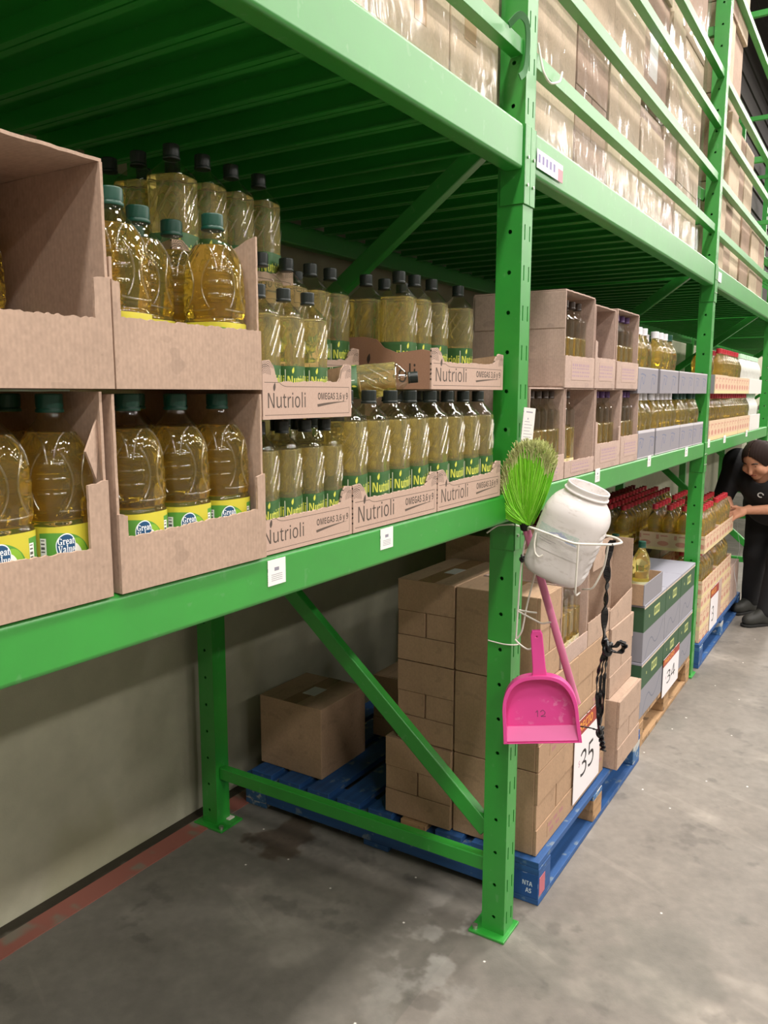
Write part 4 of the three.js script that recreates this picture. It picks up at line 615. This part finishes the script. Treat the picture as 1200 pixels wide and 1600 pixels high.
// ------------------------------------------------------------ small tags on the beams and the upright
{
  const tagTex = drawn(128, 160, (g, w, h) => { g.fillStyle = '#ecebe6'; g.fillRect(0, 0, w, h); g.fillStyle = '#8a8896'; g.fillRect(46, 50, 34, 22); g.fillStyle = '#a9a8b0'; for (let i = 0; i < 4; i++) g.fillRect(24, 92 + i * 12, 80, 5); });
  const tm = (W, H) => facePrint(tagTex, W, H);
  const small = (label, x, y, w = 0.036, h = 0.045) => single('shelf_tag', span(0, w, 0, h, 0.0004, 0.0014, 0), tm(w, h), label, 'price tag').position.set(x, y, 0);
  small('white shelf tag on the lower beam under the small tray', -1.0, 1.243, 0.044, 0.042); small('white shelf tag on the lower beam under the middle tray', -0.665, 1.247, 0.046, 0.041);
  small('white shelf tag on the middle beam, nearest', 0.675, 1.255, 0.05); small('white shelf tag on the middle beam, second', 1.36, 1.255, 0.05); small('white shelf tag on the middle beam, third', 2.06, 1.25, 0.06);
  small('white shelf tag on the far beam by the upright', 2.62, 1.262, 0.06); small('white shelf tag on the far beam, second', 3.1, 1.262, 0.07); small('white shelf tag on the far beam, third', 3.95, 1.262, 0.08);
  const st = drawn(256, 128, (g, w, h) => { g.fillStyle = '#e3dfea'; g.fillRect(0, 0, w, h); g.fillStyle = '#8f88b4'; for (let i = 0; i < 5; i++) g.fillRect(14 + i * 36, 30, 18, 56); g.fillStyle = '#d99aa2'; g.fillRect(206, 40, 50, 88); });
  single('beam_sticker', span(0.072, 0.262, 2.122, 2.168, 0.0043, 0.0052, 0), (() => { const k = facePrint(st, 0.19, 0.046); return k; })(), 'white and pink location sticker on the middle upper beam', 'sticker');
  single('beam_sticker', span(2.61, 2.7, 2.13, 2.18, 0.0043, 0.0052, 0), std({ color: 0xe8e6ea, roughness: 0.5 }), 'small white sticker on the far upper beam', 'sticker');
  const cardTex = drawn(160, 460, (g, w, h) => { g.fillStyle = '#e8e4e2'; g.fillRect(0, 0, w, h); g.fillStyle = '#9a98a4'; g.fillRect(34, 40, 90, 14); for (let i = 0; i < 7; i++) g.fillRect(24, 150 + i * 34, 70 + (i * 37) % 50, 6); g.fillRect(60, 110, 14, 20); });
  const pc = single('price_card', span(-0.02, 0.02, 0, 0.108, 0, 0.0015, 0), (() => { const k = facePrint(cardTex, 0.04, 0.108); return k; })(), 'small white card hanging on the upright above the broom', 'price card');
  pc.position.set(0.012, 1.405, 0.02); pc.rotation.set(0.0, -0.45, -0.1, 'YXZ');
}

// ------------------------------------------------------------ broom, dustpan, jar and wire holder on the upright
{
  const kit = thing('wire_holder', 'white wire holder with hooks tied to the upright, carrying jar and dustpan', 'holder');
  const w = (name, pts, r) => part(name, wire(pts, r ?? 0.0024), M.whiteWire, kit);
  w('frame_wire', [[0.0, 1.2, 0.036], [-0.004, 1.12, 0.026], [0.0, 1.068, 0.02], [0, 0.97, 0.016], [0.002, 0.89, 0.012]]);
  w('frame_wire', [[0.02, 1.17, 0.062], [0.01, 1.091, 0.06], [0.004, 0.99, 0.04], [0.0, 0.921, 0.03], [0.002, 0.895, 0.016]]);
  w('hook', [[0, 0.975, 0.014], [0, 0.971, 0.018], [-0.004, 0.956, 0.064], [-0.012, 0.952, 0.09], [-0.022, 0.962, 0.117]]);
  w('hook', [[0.0, 0.892, 0.01], [0, 0.88, 0.025], [-0.004, 0.872, 0.05], [-0.004, 0.888, 0.08]]);
  w('hook', [[0.0, 0.975, 0.02], [0, 0.974, 0.05], [0, 0.975, 0.07]]);
  w('tie_wire', [[0.07, 0.88, -0.03], [0.03, 0.872, 0.009], [0.0, 0.876, 0.008], [-0.006, 0.875, -0.02], [-0.006, 0.878, -0.066]], 0.0018);
  w('tie_wire', [[0.01, 1.2, 0.012], [-0.006, 1.206, -0.005], [-0.008, 1.2, -0.044], [-0.012, 1.178, -0.074]], 0.0024);
  w('basket_rim', [[-0.03, 1.2, 0.05], [-0.135, 1.226, 0.098], [-0.141, 1.215, 0.15], [-0.147, 1.2, 0.216], [-0.12, 1.201, 0.295]], 0.003);
  w('basket_rim', [[-0.12, 1.201, 0.295], [-0.02, 1.19, 0.29], [0.05, 1.19, 0.24], [0.058, 1.19, 0.1], [0.03, 1.195, 0.03]], 0.003);
  w('basket_hook', [[-0.141, 1.216, 0.116], [-0.145, 1.19, 0.114], [-0.149, 1.168, 0.118], [-0.151, 1.159, 0.128], [-0.149, 1.164, 0.138]]);
  w('basket_wire', [[-0.147, 1.2, 0.224], [-0.14, 1.14, 0.22], [-0.125, 1.072, 0.214], [-0.05, 1.058, 0.2]]);
  w('basket_wire', [[-0.125, 1.2, 0.288], [-0.1, 1.14, 0.272], [-0.09, 1.085, 0.245], [-0.03, 1.062, 0.2]]);
  part('tie', new THREE.TorusKnotGeometry(0.006, 0.003, 40, 6), M.black, kit, [-0.004, 1.118, 0.026]);

  // wide mouthed plastic jar, tilted
  const jarTex = dataTex(512, 512, (u, v) => { const k = 0.5 * fbm(u * 9, v * 14, 5, 5, 9) + 0.5 * fbm(u * 40, v * 60, 15, 3, 40), d = smooth(0.55, 0.72, k) * 0.34; return [mixn(222, 176, d), mixn(217, 168, d), mixn(215, 160, d)]; }, true);
  const jarMat = phys({ map: jarTex, roughness: 0.42, clearcoat: 0.2 });
  const jr = rings([[0, 0.062, 3], [0.006, 0.072, 3], [0.02, 0.078, 3], [0.06, 0.08, 3], [0.15, 0.081, 3], [0.172, 0.08, 2.9], [0.195, 0.072, 2.6], [0.211, 0.06, 2.2], [0.219, 0.053, 2], [0.223, 0.0525, 2], [0.2235, 0.056, 2], [0.228, 0.056, 2], [0.2285, 0.053, 2], [0.243, 0.053, 2], [0.243, 0.05, 2], [0.23, 0.0495, 2], [0.215, 0.05, 2]], 170);
  const jar = thing('plastic_jar', 'large empty white plastic jar tilted in the wire basket', 'jar', [-0.05, 1.097, 0.128]);
  const side = (th) => smooth(0.55, 0.42, abs(th - 1.62));
  part('jar_body', hull(jr, 96, (th, y) => -0.0045 * side(th) * smooth(-0.5, 0.1, cos(y / 0.0215 * 2 * PI)) * smooth(0.02, 0.035, y) * smooth(0.165, 0.15, y)), jarMat, jar);
  const labTex = drawn(512, 256, (g, W, h) => { g.fillStyle = '#dcd8d6'; g.fillRect(0, 0, W, h); g.fillStyle = '#b7c8c2'; g.fillRect(10, 20, 420, 90); g.fillStyle = '#9fa9c2'; g.beginPath(); g.moveTo(60, 110); g.lineTo(250, 30); g.lineTo(440, 110); g.fill(); g.fillStyle = '#e9e6e6'; g.beginPath(); g.moveTo(120, 110); g.lineTo(220, 60); g.lineTo(330, 110); g.fill(); for (let i = 0; i < 900; i++) { g.fillStyle = i % 3 ? '#dcd8d6' : '#c4bfbd'; g.fillRect(rnd(0, W), rnd(0, h), rnd(4, 26), 2); } g.fillStyle = '#b9b4b6'; g.fillRect(60, 150, 180, 8); g.fillRect(60, 174, 140, 8); });
  { const pos = [], uv = [], ix = [], a0 = 2.55, n = 24; for (let j = 0; j <= 4; j++) for (let i = 0; i <= n; i++) { const th = a0 - 0.05 + i / n * 1.5, R = section(th, 0.0808, 3) + 0.0007, y = 0.075 + j / 4 * 0.065; pos.push(R * cos(th), y, R * sin(th)); uv.push(i / n, j / 4); } for (let j = 0; j < 4; j++) for (let i = 0; i < n; i++) { const a = j * (n + 1) + i; ix.push(a, a + n + 1, a + 1, a + 1, a + n + 1, a + n + 2); } const g = new THREE.BufferGeometry(); g.setAttribute('position', new THREE.Float32BufferAttribute(pos, 3)); g.setAttribute('uv', new THREE.Float32BufferAttribute(uv.map((q, i) => (i % 2 ? q : 1 - q)), 2)); g.setIndex(ix); g.computeVertexNormals(); part('worn_label', g, paper(labTex, 0.6), jar); }
  jar.rotation.set(0.36, 0.15, 0.0, 'XYZ');

  // broom head, upside down
  const broom = thing('broom', 'upside down broom with lime green bristles and a pink stick', 'broom');
  const lime = [phys({ color: 0x7fd628, roughness: 0.5 }), phys({ color: 0x9ae24a, roughness: 0.5 }), std({ color: 0xc6cc8c, roughness: 0.9 })];
  const base = new THREE.Vector3(-0.026, 1.214, 0.044);
  const bunch = [[], [], []];
  const strand = (a, m, b, r) => { const c = new THREE.QuadraticBezierCurve3(a, m, b); return new THREE.TubeGeometry(c, 5, r, 3, false); };
  const TP = [[-0.021, 1.25], [-0.014, 1.305], [0.006, 1.362], [0.032, 1.404], [0.066, 1.415], [0.098, 1.402], [0.112, 1.372]];
  const tipPath = (t) => { const k = min(5.999, t * 6), i = floor(k); return [mixn(TP[i][0], TP[i + 1][0], k - i), mixn(TP[i][1], TP[i + 1][1], k - i)]; };
  for (let i = 0; i < 3000; i++) {
    const t = rnd(), deep = rnd(-1, 1), along = t;   // tips lie on a slanting face from the near left edge to the top
    const q5 = tipPath(along), tipz = q5[0] + rnd(-0.007, 0.007), tipy = q5[1] + rnd(-0.012, 0.008), off = deep * 0.036 * (0.6 + 0.4 * sin(along * PI));
    const tip = new THREE.Vector3(-0.03 + off - 0.012, tipy, tipz), root = new THREE.Vector3(base.x + deep * 0.014, base.y, base.z + rnd(-0.014, 0.014));
    const mid = root.clone().lerp(tip, 0.55).add(new THREE.Vector3(deep * 0.012, -0.006, along < 0.5 ? -0.006 : 0.012 * along));
    const k = rnd() < 0.5 ? 0 : 1; bunch[k].push(strand(root, mid, tip, 0.0014));
    if (rnd() < 0.62) { const d = tip.clone().sub(mid).normalize(); for (let q = 0; q < 2; q++) { const e = tip.clone().addScaledVector(d, rnd(0.004, 0.018)).add(new THREE.Vector3(rnd(-0.012, 0.006), rnd(-0.006, 0.006), rnd(-0.008, 0.008))); bunch[2].push(strand(tip.clone().addScaledVector(d, -0.02), tip, e, 0.0013)); } }
  }
  bunch.forEach((b, i) => { const g = mergeGeometries(b); const m = part(i < 2 ? 'bristles' : 'frayed_tips', g, lime[i], broom); m.userData.kind = 'stuff'; });
  part('ferrule', hull([[-0.012, 0.008], [-0.01, 0.012], [0.0, 0.015], [0.012, 0.019], [0.016, 0.0195], [0.016, 0.01]], 20), M.black, broom, [base.x, base.y - 0.006, base.z - 0.002]);
  const stickMat = phys({ color: 0xd07a9c, roughness: 0.35 });
  const A = new THREE.Vector3(base.x, base.y - 0.012, base.z), Bv = new THREE.Vector3(0.07, 0.72, 0.165), dir = Bv.clone().sub(A);
  const sg = new THREE.CylinderGeometry(0.0105, 0.0105, dir.length(), 18); sg.applyQuaternion(new THREE.Quaternion().setFromUnitVectors(new THREE.Vector3(0, 1, 0), dir.clone().normalize())); sg.translate(...A.clone().addScaledVector(dir, 0.5).toArray());
  part('stick', sg, stickMat, broom);

  // dustpan facing the aisle entrance
  const pinkTex = dataTex(512, 512, (u, v) => { const k = fbm(u * 26, v * 30, 7, 4), s = fbm(u * 5 + 2, v * 4, 17, 4), d = smooth(0.5, 0.66, k) * smooth(0.42, 0.6, s) * 0.42; return [mixn(226, 236, d), mixn(72, 190, d), mixn(152, 205, d)]; }, true, [3.6, 3.6]);
  const pink = phys({ color: 0xe04a98, roughness: 0.38 }), pinkDusty = phys({ map: pinkTex, roughness: 0.5 });
  const pan = thing('dustpan', 'bright pink plastic dustpan hanging by its handle from the wire hook', 'dustpan', [-0.025, 0.642, 0.106]);
  pan.rotation.set(-0.06, -1.2, 0.105, 'YXZ');
  const arch = (wd, hh, n = 40) => { const p = [[wd, 0]]; for (let i = 0; i <= n; i++) { const a = i / n * PI; p.push([wd * 0.97 * pow(abs(cos(a)), 0.75) * Math.sign(cos(a)), hh * 0.36 + hh * 0.64 * pow(sin(a), 0.8)]); } p.push([-wd, 0]); return p; };
  const outer = arch(0.1, 0.178), inner = arch(0.093, 0.17);
  part('back_plate', sheet(outer, 0.003), pinkDusty, pan);
  const ringS = new THREE.Shape(outer.map((p) => new THREE.Vector2(...p))); const hp = new THREE.Path(inner.map(([x, y]) => new THREE.Vector2(x, y + 0.0005)).reverse()); ringS.holes.push(hp);
  part('rim', new THREE.ExtrudeGeometry(ringS, { depth: 0.034, bevelEnabled: true, bevelSize: 0.0012, bevelThickness: 0.0012, bevelSegments: 2 }), pink, pan);
  part('lip', sheet([[0, 0], [0.026, 0.0], [0.03, 0.004], [0.004, 0.036], [0, 0.036]], 0.184).rotateY(-PI / 2).translate(0.092, 0.001, 0.003), phys({ color: 0xd85f9e, roughness: 0.5 }), pan);
  const hg = new THREE.Shape([[-0.017, 0], [0.017, 0], [0.014, 0.02], [0.0125, 0.11], [0.009, 0.118], [-0.009, 0.118], [-0.0125, 0.11], [-0.014, 0.02]].map((p) => new THREE.Vector2(...p)));
  const eye = new THREE.Path(); eye.absarc(0, 0.105, 0.0045, 0, PI * 2); hg.holes.push(eye);
  part('handle', new THREE.ExtrudeGeometry(hg, { depth: 0.012, bevelEnabled: true, bevelSize: 0.003, bevelThickness: 0.003, bevelSegments: 3 }), pink, pan, [0.006, 0.176, 0.012]);
  const ink = std({ color: 0x7a4a66, roughness: 0.8 });
  for (const pts of [[[-0.012, 0.072, 0.0032], [-0.007, 0.077, 0.0032], [-0.008, 0.06, 0.0032]], [[0.0, 0.073, 0.0032], [0.006, 0.078, 0.0032], [0.012, 0.073, 0.0032], [0.01, 0.066, 0.0032], [0.0, 0.061, 0.0032], [0.013, 0.061, 0.0032]]]) part('pen_mark', wire(pts, 0.0009, 24, 5), ink, pan);

  // black strap with knots
  const strap = thing('black_strap', 'black plastic strap with two knots hanging from the wire basket', 'strap');
  const strip = phys({ color: 0x121215, roughness: 0.28 });
  const band = (name, pts, wd, th, tw) => { const c = new THREE.CatmullRomCurve3(pts.map((p) => new THREE.Vector3(...p))), n = 60, pos = [], ix = []; const up = new THREE.Vector3(0, 0, 1), bn = new THREE.Vector3(); for (let i = 0; i <= n; i++) { const p = c.getPoint(i / n), t = c.getTangent(i / n), a = tw * i / n + 0.5 * sin(i * 0.5); bn.set(cos(a) * 0.35, 0.0, 1).applyAxisAngle(t, a).normalize(); const nn = t.clone().cross(bn).normalize(), w2 = wd * (0.75 + 0.35 * fbm(i * 0.16, 3.1, 9, 3)); for (const [u, v] of [[-1, -1], [1, -1], [1, 1], [-1, 1]]) { const q = p.clone().addScaledVector(bn, u * w2 / 2).addScaledVector(nn, v * th / 2); pos.push(q.x, q.y, q.z); } } for (let i = 0; i < n; i++) for (let k = 0; k < 4; k++) { const a = i * 4 + k, b = i * 4 + (k + 1) % 4; ix.push(a, b, a + 4, b, b + 4, a + 4); } const g = new THREE.BufferGeometry(); g.setAttribute('position', new THREE.Float32BufferAttribute(pos, 3)); g.setIndex(ix); const f = g.toNonIndexed(); f.computeVertexNormals(); part(name, f, strip, strap); };
  band('strand', [[-0.02, 1.192, 0.268], [0, 1.166, 0.255], [0.0, 1.11, 0.252], [0, 1.065, 0.253], [0, 1.0, 0.25], [0, 0.93, 0.253], [0, 0.912, 0.258]], 0.019, 0.004, 2.5);
  for (let k = 0; k < 3; k++) band('strand', [[0.004 * k, 0.914, 0.257], [0.004 * k, 0.87, 0.245 + 0.006 * k], [0.004 * k, 0.82, 0.238 + 0.008 * k], [0.003 * k, 0.75, 0.242 + 0.006 * k], [0, 0.69, 0.25]], 0.009, 0.0025, 3 + k);
  const knot = new THREE.TorusKnotGeometry(0.011, 0.006, 60, 7, 2, 3);
  part('knot', knot, strip, strap, [0, 0.912, 0.262]); band('bow', [[0, 0.912, 0.262], [0, 0.92, 0.28], [0, 0.935, 0.297], [0.004, 0.925, 0.302], [0.004, 0.903, 0.29], [0, 0.908, 0.268]], 0.018, 0.003, 1);
  part('knot', knot.clone().scale(0.8, 0.8, 0.8), strip, strap, [0, 0.688, 0.252]); band('strand', [[-0.012, 0.693, 0.2], [0, 0.69, 0.225], [0, 0.688, 0.25]], 0.012, 0.003, 1); band('strand', [[0, 0.688, 0.25], [0, 0.665, 0.256], [0, 0.637, 0.262]], 0.016, 0.005, 1);
}
// loose wires and the bent strip on the upper rails
single('plastic_tie', wire([[0.1, 2.43, -0.012], [0.1, 2.36, 0.004], [0.13, 2.34, 0.012], [0.2, 2.365, 0.01], [0.235, 2.4, 0.004]], 0.003), M.whiteWire, 'white plastic tie looped under the lowest rail near the upright', 'tie');
single('bent_strip', (() => { const c = new THREE.CatmullRomCurve3([[-0.1, 2.4, -0.005], [-0.08, 2.425, 0.012], [-0.045, 2.42, 0.016], [-0.02, 2.37, 0.01], [-0.025, 2.32, 0.006], [-0.05, 2.3, 0.004]].map((p) => new THREE.Vector3(...p))); const s = new THREE.Shape([[-0.0015, -0.008], [0.0015, -0.008], [0.0015, 0.008], [-0.0015, 0.008]].map((p) => new THREE.Vector2(...p))); return new THREE.ExtrudeGeometry(s, { steps: 40, bevelEnabled: false, extrudePath: c }); })(), std({ color: 0x3f7a46, roughness: 0.6 }), 'bent grey green strip at the end of the near rail', 'strip');

// ------------------------------------------------------------ the person bending at the far pallet
{
  const cap3 = (p, a, b, ra, rb) => { const px = p[0] - a[0], py = p[1] - a[1], pz = p[2] - a[2], bx = b[0] - a[0], by = b[1] - a[1], bz = b[2] - a[2], t = clamp((px * bx + py * by + pz * bz) / (bx * bx + by * by + bz * bz + 1e-9), 0, 1); return hypot(px - bx * t, py - by * t, pz - bz * t) - mixn(ra, rb, t); };
  const smin = (a, b, k) => { const h = clamp(0.5 + 0.5 * (b - a) / k, 0, 1); return mixn(b, a, h) - k * h * (1 - h); };
  function solid(f, c, half, n) {
    const mc = new MarchingCubes(n, new THREE.MeshStandardMaterial(), false, false, 200000); mc.isolation = 0;
    for (let z = 0; z < n; z++) for (let y = 0; y < n; y++) for (let x = 0; x < n; x++) mc.field[x + y * n + z * n * n] = -f([c[0] + half * (x - n / 2) / (n / 2), c[1] + half * (y - n / 2) / (n / 2), c[2] + half * (z - n / 2) / (n / 2)]) / half;
    mc.update();
    const k = mc.count, g = new THREE.BufferGeometry(), p = new Float32Array(k * 3), q = new Float32Array(k * 3);
    for (let i = 0; i < k * 3; i++) { p[i] = c[i % 3] + half * mc.positionArray[i]; q[i] = 0; }
    g.setAttribute('position', new THREE.BufferAttribute(p, 3)); const m = mergeVertices(g, 1e-5); m.computeVertexNormals(); return m;
  }
  const J = { hipR: [4.15, 0.79, 0.12], hipL: [4.12, 0.79, 0.29], kneeR: [4.1, 0.44, 0.1], kneeL: [3.96, 0.44, 0.27], ankR: [4.17, 0.09, 0.075], ankL: [3.87, 0.09, 0.21], belly: [3.98, 0.84, 0.2], chest: [3.86, 0.98, 0.15], neck: [3.79, 1.09, 0.14], head: [3.7, 1.135, 0.118], shR: [3.89, 1.1, -0.03], shL: [3.86, 1.07, 0.33], elR: [3.88, 0.87, -0.1], elL: [3.8, 0.81, 0.3], haR: [3.735, 0.765, -0.02], haL: [3.72, 0.79, 0.06] };
  const chain = (list, k) => (p) => list.reduce((d, [a, b, ra, rb]) => smin(d, cap3(p, J[a] ?? a, J[b] ?? b, ra, rb), k), 9);
  // where the face looks, its own right and up
  const fw = new THREE.Vector3(-0.74, -0.56, -0.32).normalize(), rt = fw.clone().cross(new THREE.Vector3(0, 1, 0)).normalize(), up = rt.clone().cross(fw).normalize();
  const at = (f, r, u) => [J.head[0] + fw.x * f + rt.x * r + up.x * u, J.head[1] + fw.y * f + rt.y * r + up.y * u, J.head[2] + fw.z * f + rt.z * r + up.z * u];
  const loc = (p) => { const d = [p[0] - J.head[0], p[1] - J.head[1], p[2] - J.head[2]]; return [d[0] * fw.x + d[1] * fw.y + d[2] * fw.z, d[0] * rt.x + d[1] * rt.y + d[2] * rt.z, d[0] * up.x + d[1] * up.y + d[2] * up.z]; };
  const skull = (p, g = 0) => { const [f, r, u] = loc(p); const e1 = (hypot(f / (0.098 + g), r / (0.078 + g), (u - 0.02) / (0.1 + g)) - 1) * 0.08; return e1; };
  const headF = (p) => { let d = skull(p); d = smin(d, cap3(p, at(0.045, 0, -0.03), at(0.062, 0, -0.085), 0.05, 0.03), 0.03); d = smin(d, cap3(p, at(0.02, -0.04, -0.06), at(0.03, 0.04, -0.06), 0.035, 0.035), 0.03); d = smin(d, cap3(p, at(0.092, 0, 0.008), at(0.112, 0, -0.032), 0.008, 0.013), 0.012); d = smin(d, cap3(p, at(0.088, -0.014, -0.064), at(0.088, 0.014, -0.064), 0.008, 0.008), 0.012); for (const s of [-1, 1]) { d = smin(d, cap3(p, at(-0.005, s * 0.078, 0.005), at(-0.012, s * 0.083, -0.03), 0.011, 0.009), 0.01); d = smin(d, cap3(p, at(0.075, s * 0.045, -0.025), at(0.06, s * 0.05, -0.05), 0.025, 0.022), 0.02); } return d; };
  const bodyF = (p) => { let d = smin(headF(p), cap3(p, J.neck, at(-0.02, 0, -0.07), 0.05, 0.048), 0.03); d = smin(d, chain([['neck', 'chest', 0.055, 0.1], ['chest', 'belly', 0.12, 0.12], ['belly', 'hipR', 0.12, 0.1], ['belly', 'hipL', 0.12, 0.1], ['hipR', 'kneeR', 0.088, 0.058], ['hipL', 'kneeL', 0.088, 0.058], ['kneeR', 'ankR', 0.056, 0.04], ['kneeL', 'ankL', 0.056, 0.04], ['chest', 'shR', 0.085, 0.06], ['chest', 'shL', 0.085, 0.06], ['shR', 'elR', 0.05, 0.04]], 0.05)(p), 0.05); return smin(d, chain([['shL', 'elL', 0.05, 0.04], ['elL', 'haL', 0.038, 0.026], ['elR', 'haR', 0.038, 0.026]], 0.02)(p), 0.03); };
  const person = thing('person', 'person in black work clothes bending over the far bottle pallet', 'person', [0, 0, 0]);
  const skin = phys({ color: 0xb98468, roughness: 0.7 }), cloth = std({ color: 0x0d0e11, roughness: 0.85, bumpMap: grain, bumpScale: 0.001 });
  // hands in finer grids, joined to the body
  const handF = (w, dirv, side, curl) => { const d = new THREE.Vector3(...dirv).normalize(), s = new THREE.Vector3(...side).normalize(), n = d.clone().cross(s).normalize(), P3 = (a, b, c) => [w[0] + d.x * a + s.x * b + n.x * c, w[1] + d.y * a + s.y * b + n.y * c, w[2] + d.z * a + s.z * b + n.z * c]; const len = [0.068, 0.078, 0.074, 0.058]; const fingers = [0, 1, 2, 3].map((i) => { const b = -0.03 + i * 0.0195, L = len[i]; return [P3(0.085, b, 0), P3(0.085 + L * 0.5, b * 1.12, curl * 0.01), P3(0.085 + L * 0.8, b * 1.15, curl * 0.026), P3(0.085 + L * 0.95, b * 1.15, curl * 0.044)]; });
    return (p) => { let q = smin(cap3(p, P3(-0.03, 0, 0), P3(0.02, 0, 0), 0.026, 0.026), smin(cap3(p, P3(0.03, -0.02, 0), P3(0.078, -0.024, 0), 0.018, 0.013), smin(cap3(p, P3(0.03, 0.018, 0), P3(0.078, 0.022, 0), 0.018, 0.013), cap3(p, P3(0.03, 0, 0), P3(0.08, 0, 0), 0.018, 0.013), 0.012), 0.012), 0.02); for (const c of fingers) for (let i = 0; i < 3; i++) q = smin(q, cap3(p, c[i], c[i + 1], 0.0095 - i * 0.0008, 0.009 - i * 0.0008), 0.004); q = smin(q, cap3(p, P3(0.025, -0.022, 0.004), P3(0.055, -0.05, 0.012), 0.013, 0.011), 0.01); q = smin(q, cap3(p, P3(0.055, -0.05, 0.012), P3(0.083, -0.055, 0.022), 0.011, 0.009), 0.004); return q; }; };
  const hR = handF(J.haR, [-0.45, -0.05, -0.9], [-0.75, -0.4, 0.4], -1), hL = handF(J.haL, [-0.6, -0.35, -0.7], [-0.6, -0.5, 0.3], -1);
  const cut = (f, test) => (p) => max(f(p), test(p));
  const g1 = solid(cut(cut(bodyF, (p) => 0.02 - hypot(p[0] - J.haR[0], p[1] - J.haR[1], p[2] - J.haR[2]) - 0.012), (p) => -9), [3.95, 0.66, 0.14], 0.68, 112);
  const g2 = solid((p) => headF(p), J.head, 0.17, 96), g3 = solid(hR, [J.haR[0] - 0.04, J.haR[1], J.haR[2] - 0.06], 0.13, 84), g4 = solid(hL, [J.haL[0] - 0.04, J.haL[1] - 0.03, J.haL[2] - 0.05], 0.14, 84);
  part('body', mergeGeometries([g1, g2, g3, g4]), skin, person);
  const wr = (p) => 0.007 * (vnoise(p[0] * 13, p[1] * 15, 3 + floor(0)) * 0.5 + vnoise(p[2] * 14 + 5, p[1] * 11, 8) - 0.75);
  const shirt = part('shirt', solid((p) => { const d = chain([['neck', 'chest', 0.062, 0.13], ['chest', 'belly', 0.16, 0.165], ['belly', 'hipR', 0.16, 0.135], ['belly', 'hipL', 0.16, 0.135], ['chest', 'shR', 0.12, 0.08], ['chest', 'shL', 0.12, 0.08], ['shR', 'elR', 0.076, 0.066], ['shL', 'elL', 0.074, 0.062]], 0.05)(p) + wr(p); const [f, r, u] = loc(p); return max(d, 0.06 - hypot(f - 0.02, r * 0.9, u + 0.12)); }, [3.96, 0.94, 0.13], 0.46, 100), cloth, person);
  part('collar', solid((p) => { const d = abs(cap3(p, [3.80, 1.07, 0.135], [3.86, 1.03, 0.15], 0.082, 0.1)) - 0.006; return max(d, cap3(p, [3.76, 1.03, 0.12], [3.8, 0.96, 0.12], 0.09, 0.06)); }, [3.79, 1.03, 0.13], 0.16, 64), std({ color: 0x4a4c52, roughness: 0.9 }), person);
  part('trousers', solid((p) => chain([['belly', 'hipR', 0.12, 0.122], ['belly', 'hipL', 0.12, 0.122], ['hipR', 'kneeR', 0.112, 0.08], ['hipL', 'kneeL', 0.112, 0.08], ['kneeR', 'ankR', 0.078, 0.06], ['kneeL', 'ankL', 0.078, 0.06]], 0.04)(p) + wr(p), [4.05, 0.47, 0.18], 0.5, 90), cloth, person);
  const shoe = std({ color: 0x2b2c28, roughness: 0.6 }), sole = std({ color: 0x191a18, roughness: 0.8 });
  for (const [a, h] of [['ankR', [-0.88, -0.48]], ['ankL', [-0.75, -0.66]]]) {
    const [x, , z] = J[a], q = (f, y) => [x + h[0] * f, y, z + h[1] * f];
    part('shoe', solid((p) => { let d = cap3(p, q(0, 0.1), q(0.0, 0.05), 0.046, 0.048); d = smin(d, cap3(p, q(-0.03, 0.04), q(0.14, 0.04), 0.036, 0.036), 0.03); d = smin(d, cap3(p, q(0.03, 0.08), q(0.12, 0.048), 0.034, 0.034), 0.03); return max(d, 0.016 - p[1]); }, q(0.05, 0.08), 0.17, 64), shoe, person);
    part('sole', solid((p) => max(cap3([p[0], 0, p[2]], q(-0.03, 0), q(0.142, 0), 0.041, 0.043), abs(p[1] - 0.0095) - 0.0085), q(0.05, 0.02), 0.15, 72), sole, person);
  }
  const hairMat = phys({ color: 0x20120d, roughness: 0.75, specularIntensity: 0.4 });
  part('hair', solid((p) => { const [f, r, u] = loc(p); let d = skull(p, 0.008) + 0.0004 * sin(r * 420 + f * 60); if (f > -0.01) d = max(d, 0.05 * (1 - hypot(r / 0.07, (u + 0.03) / 0.112)) * smooth(-0.01, 0.03, f) - 0.002 * (1 - smooth(-0.01, 0.03, f))); d = max(d, -(u + 0.075 - 0.3 * min(0, f))); d = max(d, 0.0022 - hypot(r, max(0, 0.04 - u), max(0, -0.02 - f))); d = smin(d, cap3(p, at(-0.1, 0, 0.03), at(-0.13, 0.02, -0.1), 0.035, 0.02), 0.02); return d; }, J.head, 0.19, 110), hairMat, person);
  const dark = phys({ color: 0x1a1210, roughness: 0.3 }), lips = phys({ color: 0x8e4f46, roughness: 0.5 });
  for (const s of [-1, 1]) {
    part('eye', new THREE.SphereGeometry(0.011, 14, 10).scale(1, 0.45, 0.6), dark, person, at(0.084, s * 0.032, 0.004));
    part('eyebrow', wire([at(0.094, s * 0.014, 0.026), at(0.092, s * 0.032, 0.03), at(0.08, s * 0.05, 0.024)], 0.0035, 12, 6), dark, person);
  }
  part('mouth', wire([at(0.092, -0.022, -0.064), at(0.0985, 0, -0.062), at(0.092, 0.022, -0.064)], 0.0045, 14, 6), lips, person);
  scene.updateMatrixWorld(true);
  const ray = new THREE.Raycaster(camera.position.clone(), new THREE.Vector3(3.72, 0.9, 0.148).sub(camera.position).normalize()), hit = ray.intersectObject(shirt)[0];
  if (hit) { const e = new THREE.RingGeometry(0.012, 0.02, 24, 1, 0.4, 5.2), n = hit.face.normal.clone(); e.applyQuaternion(new THREE.Quaternion().setFromUnitVectors(new THREE.Vector3(0, 0, 1), n)); part('shirt_emblem', e, std({ color: 0xcfd2d4, roughness: 0.6 }), person, hit.point.addScaledVector(n, 0.004).toArray()); }
}

renderer.render(scene, camera);
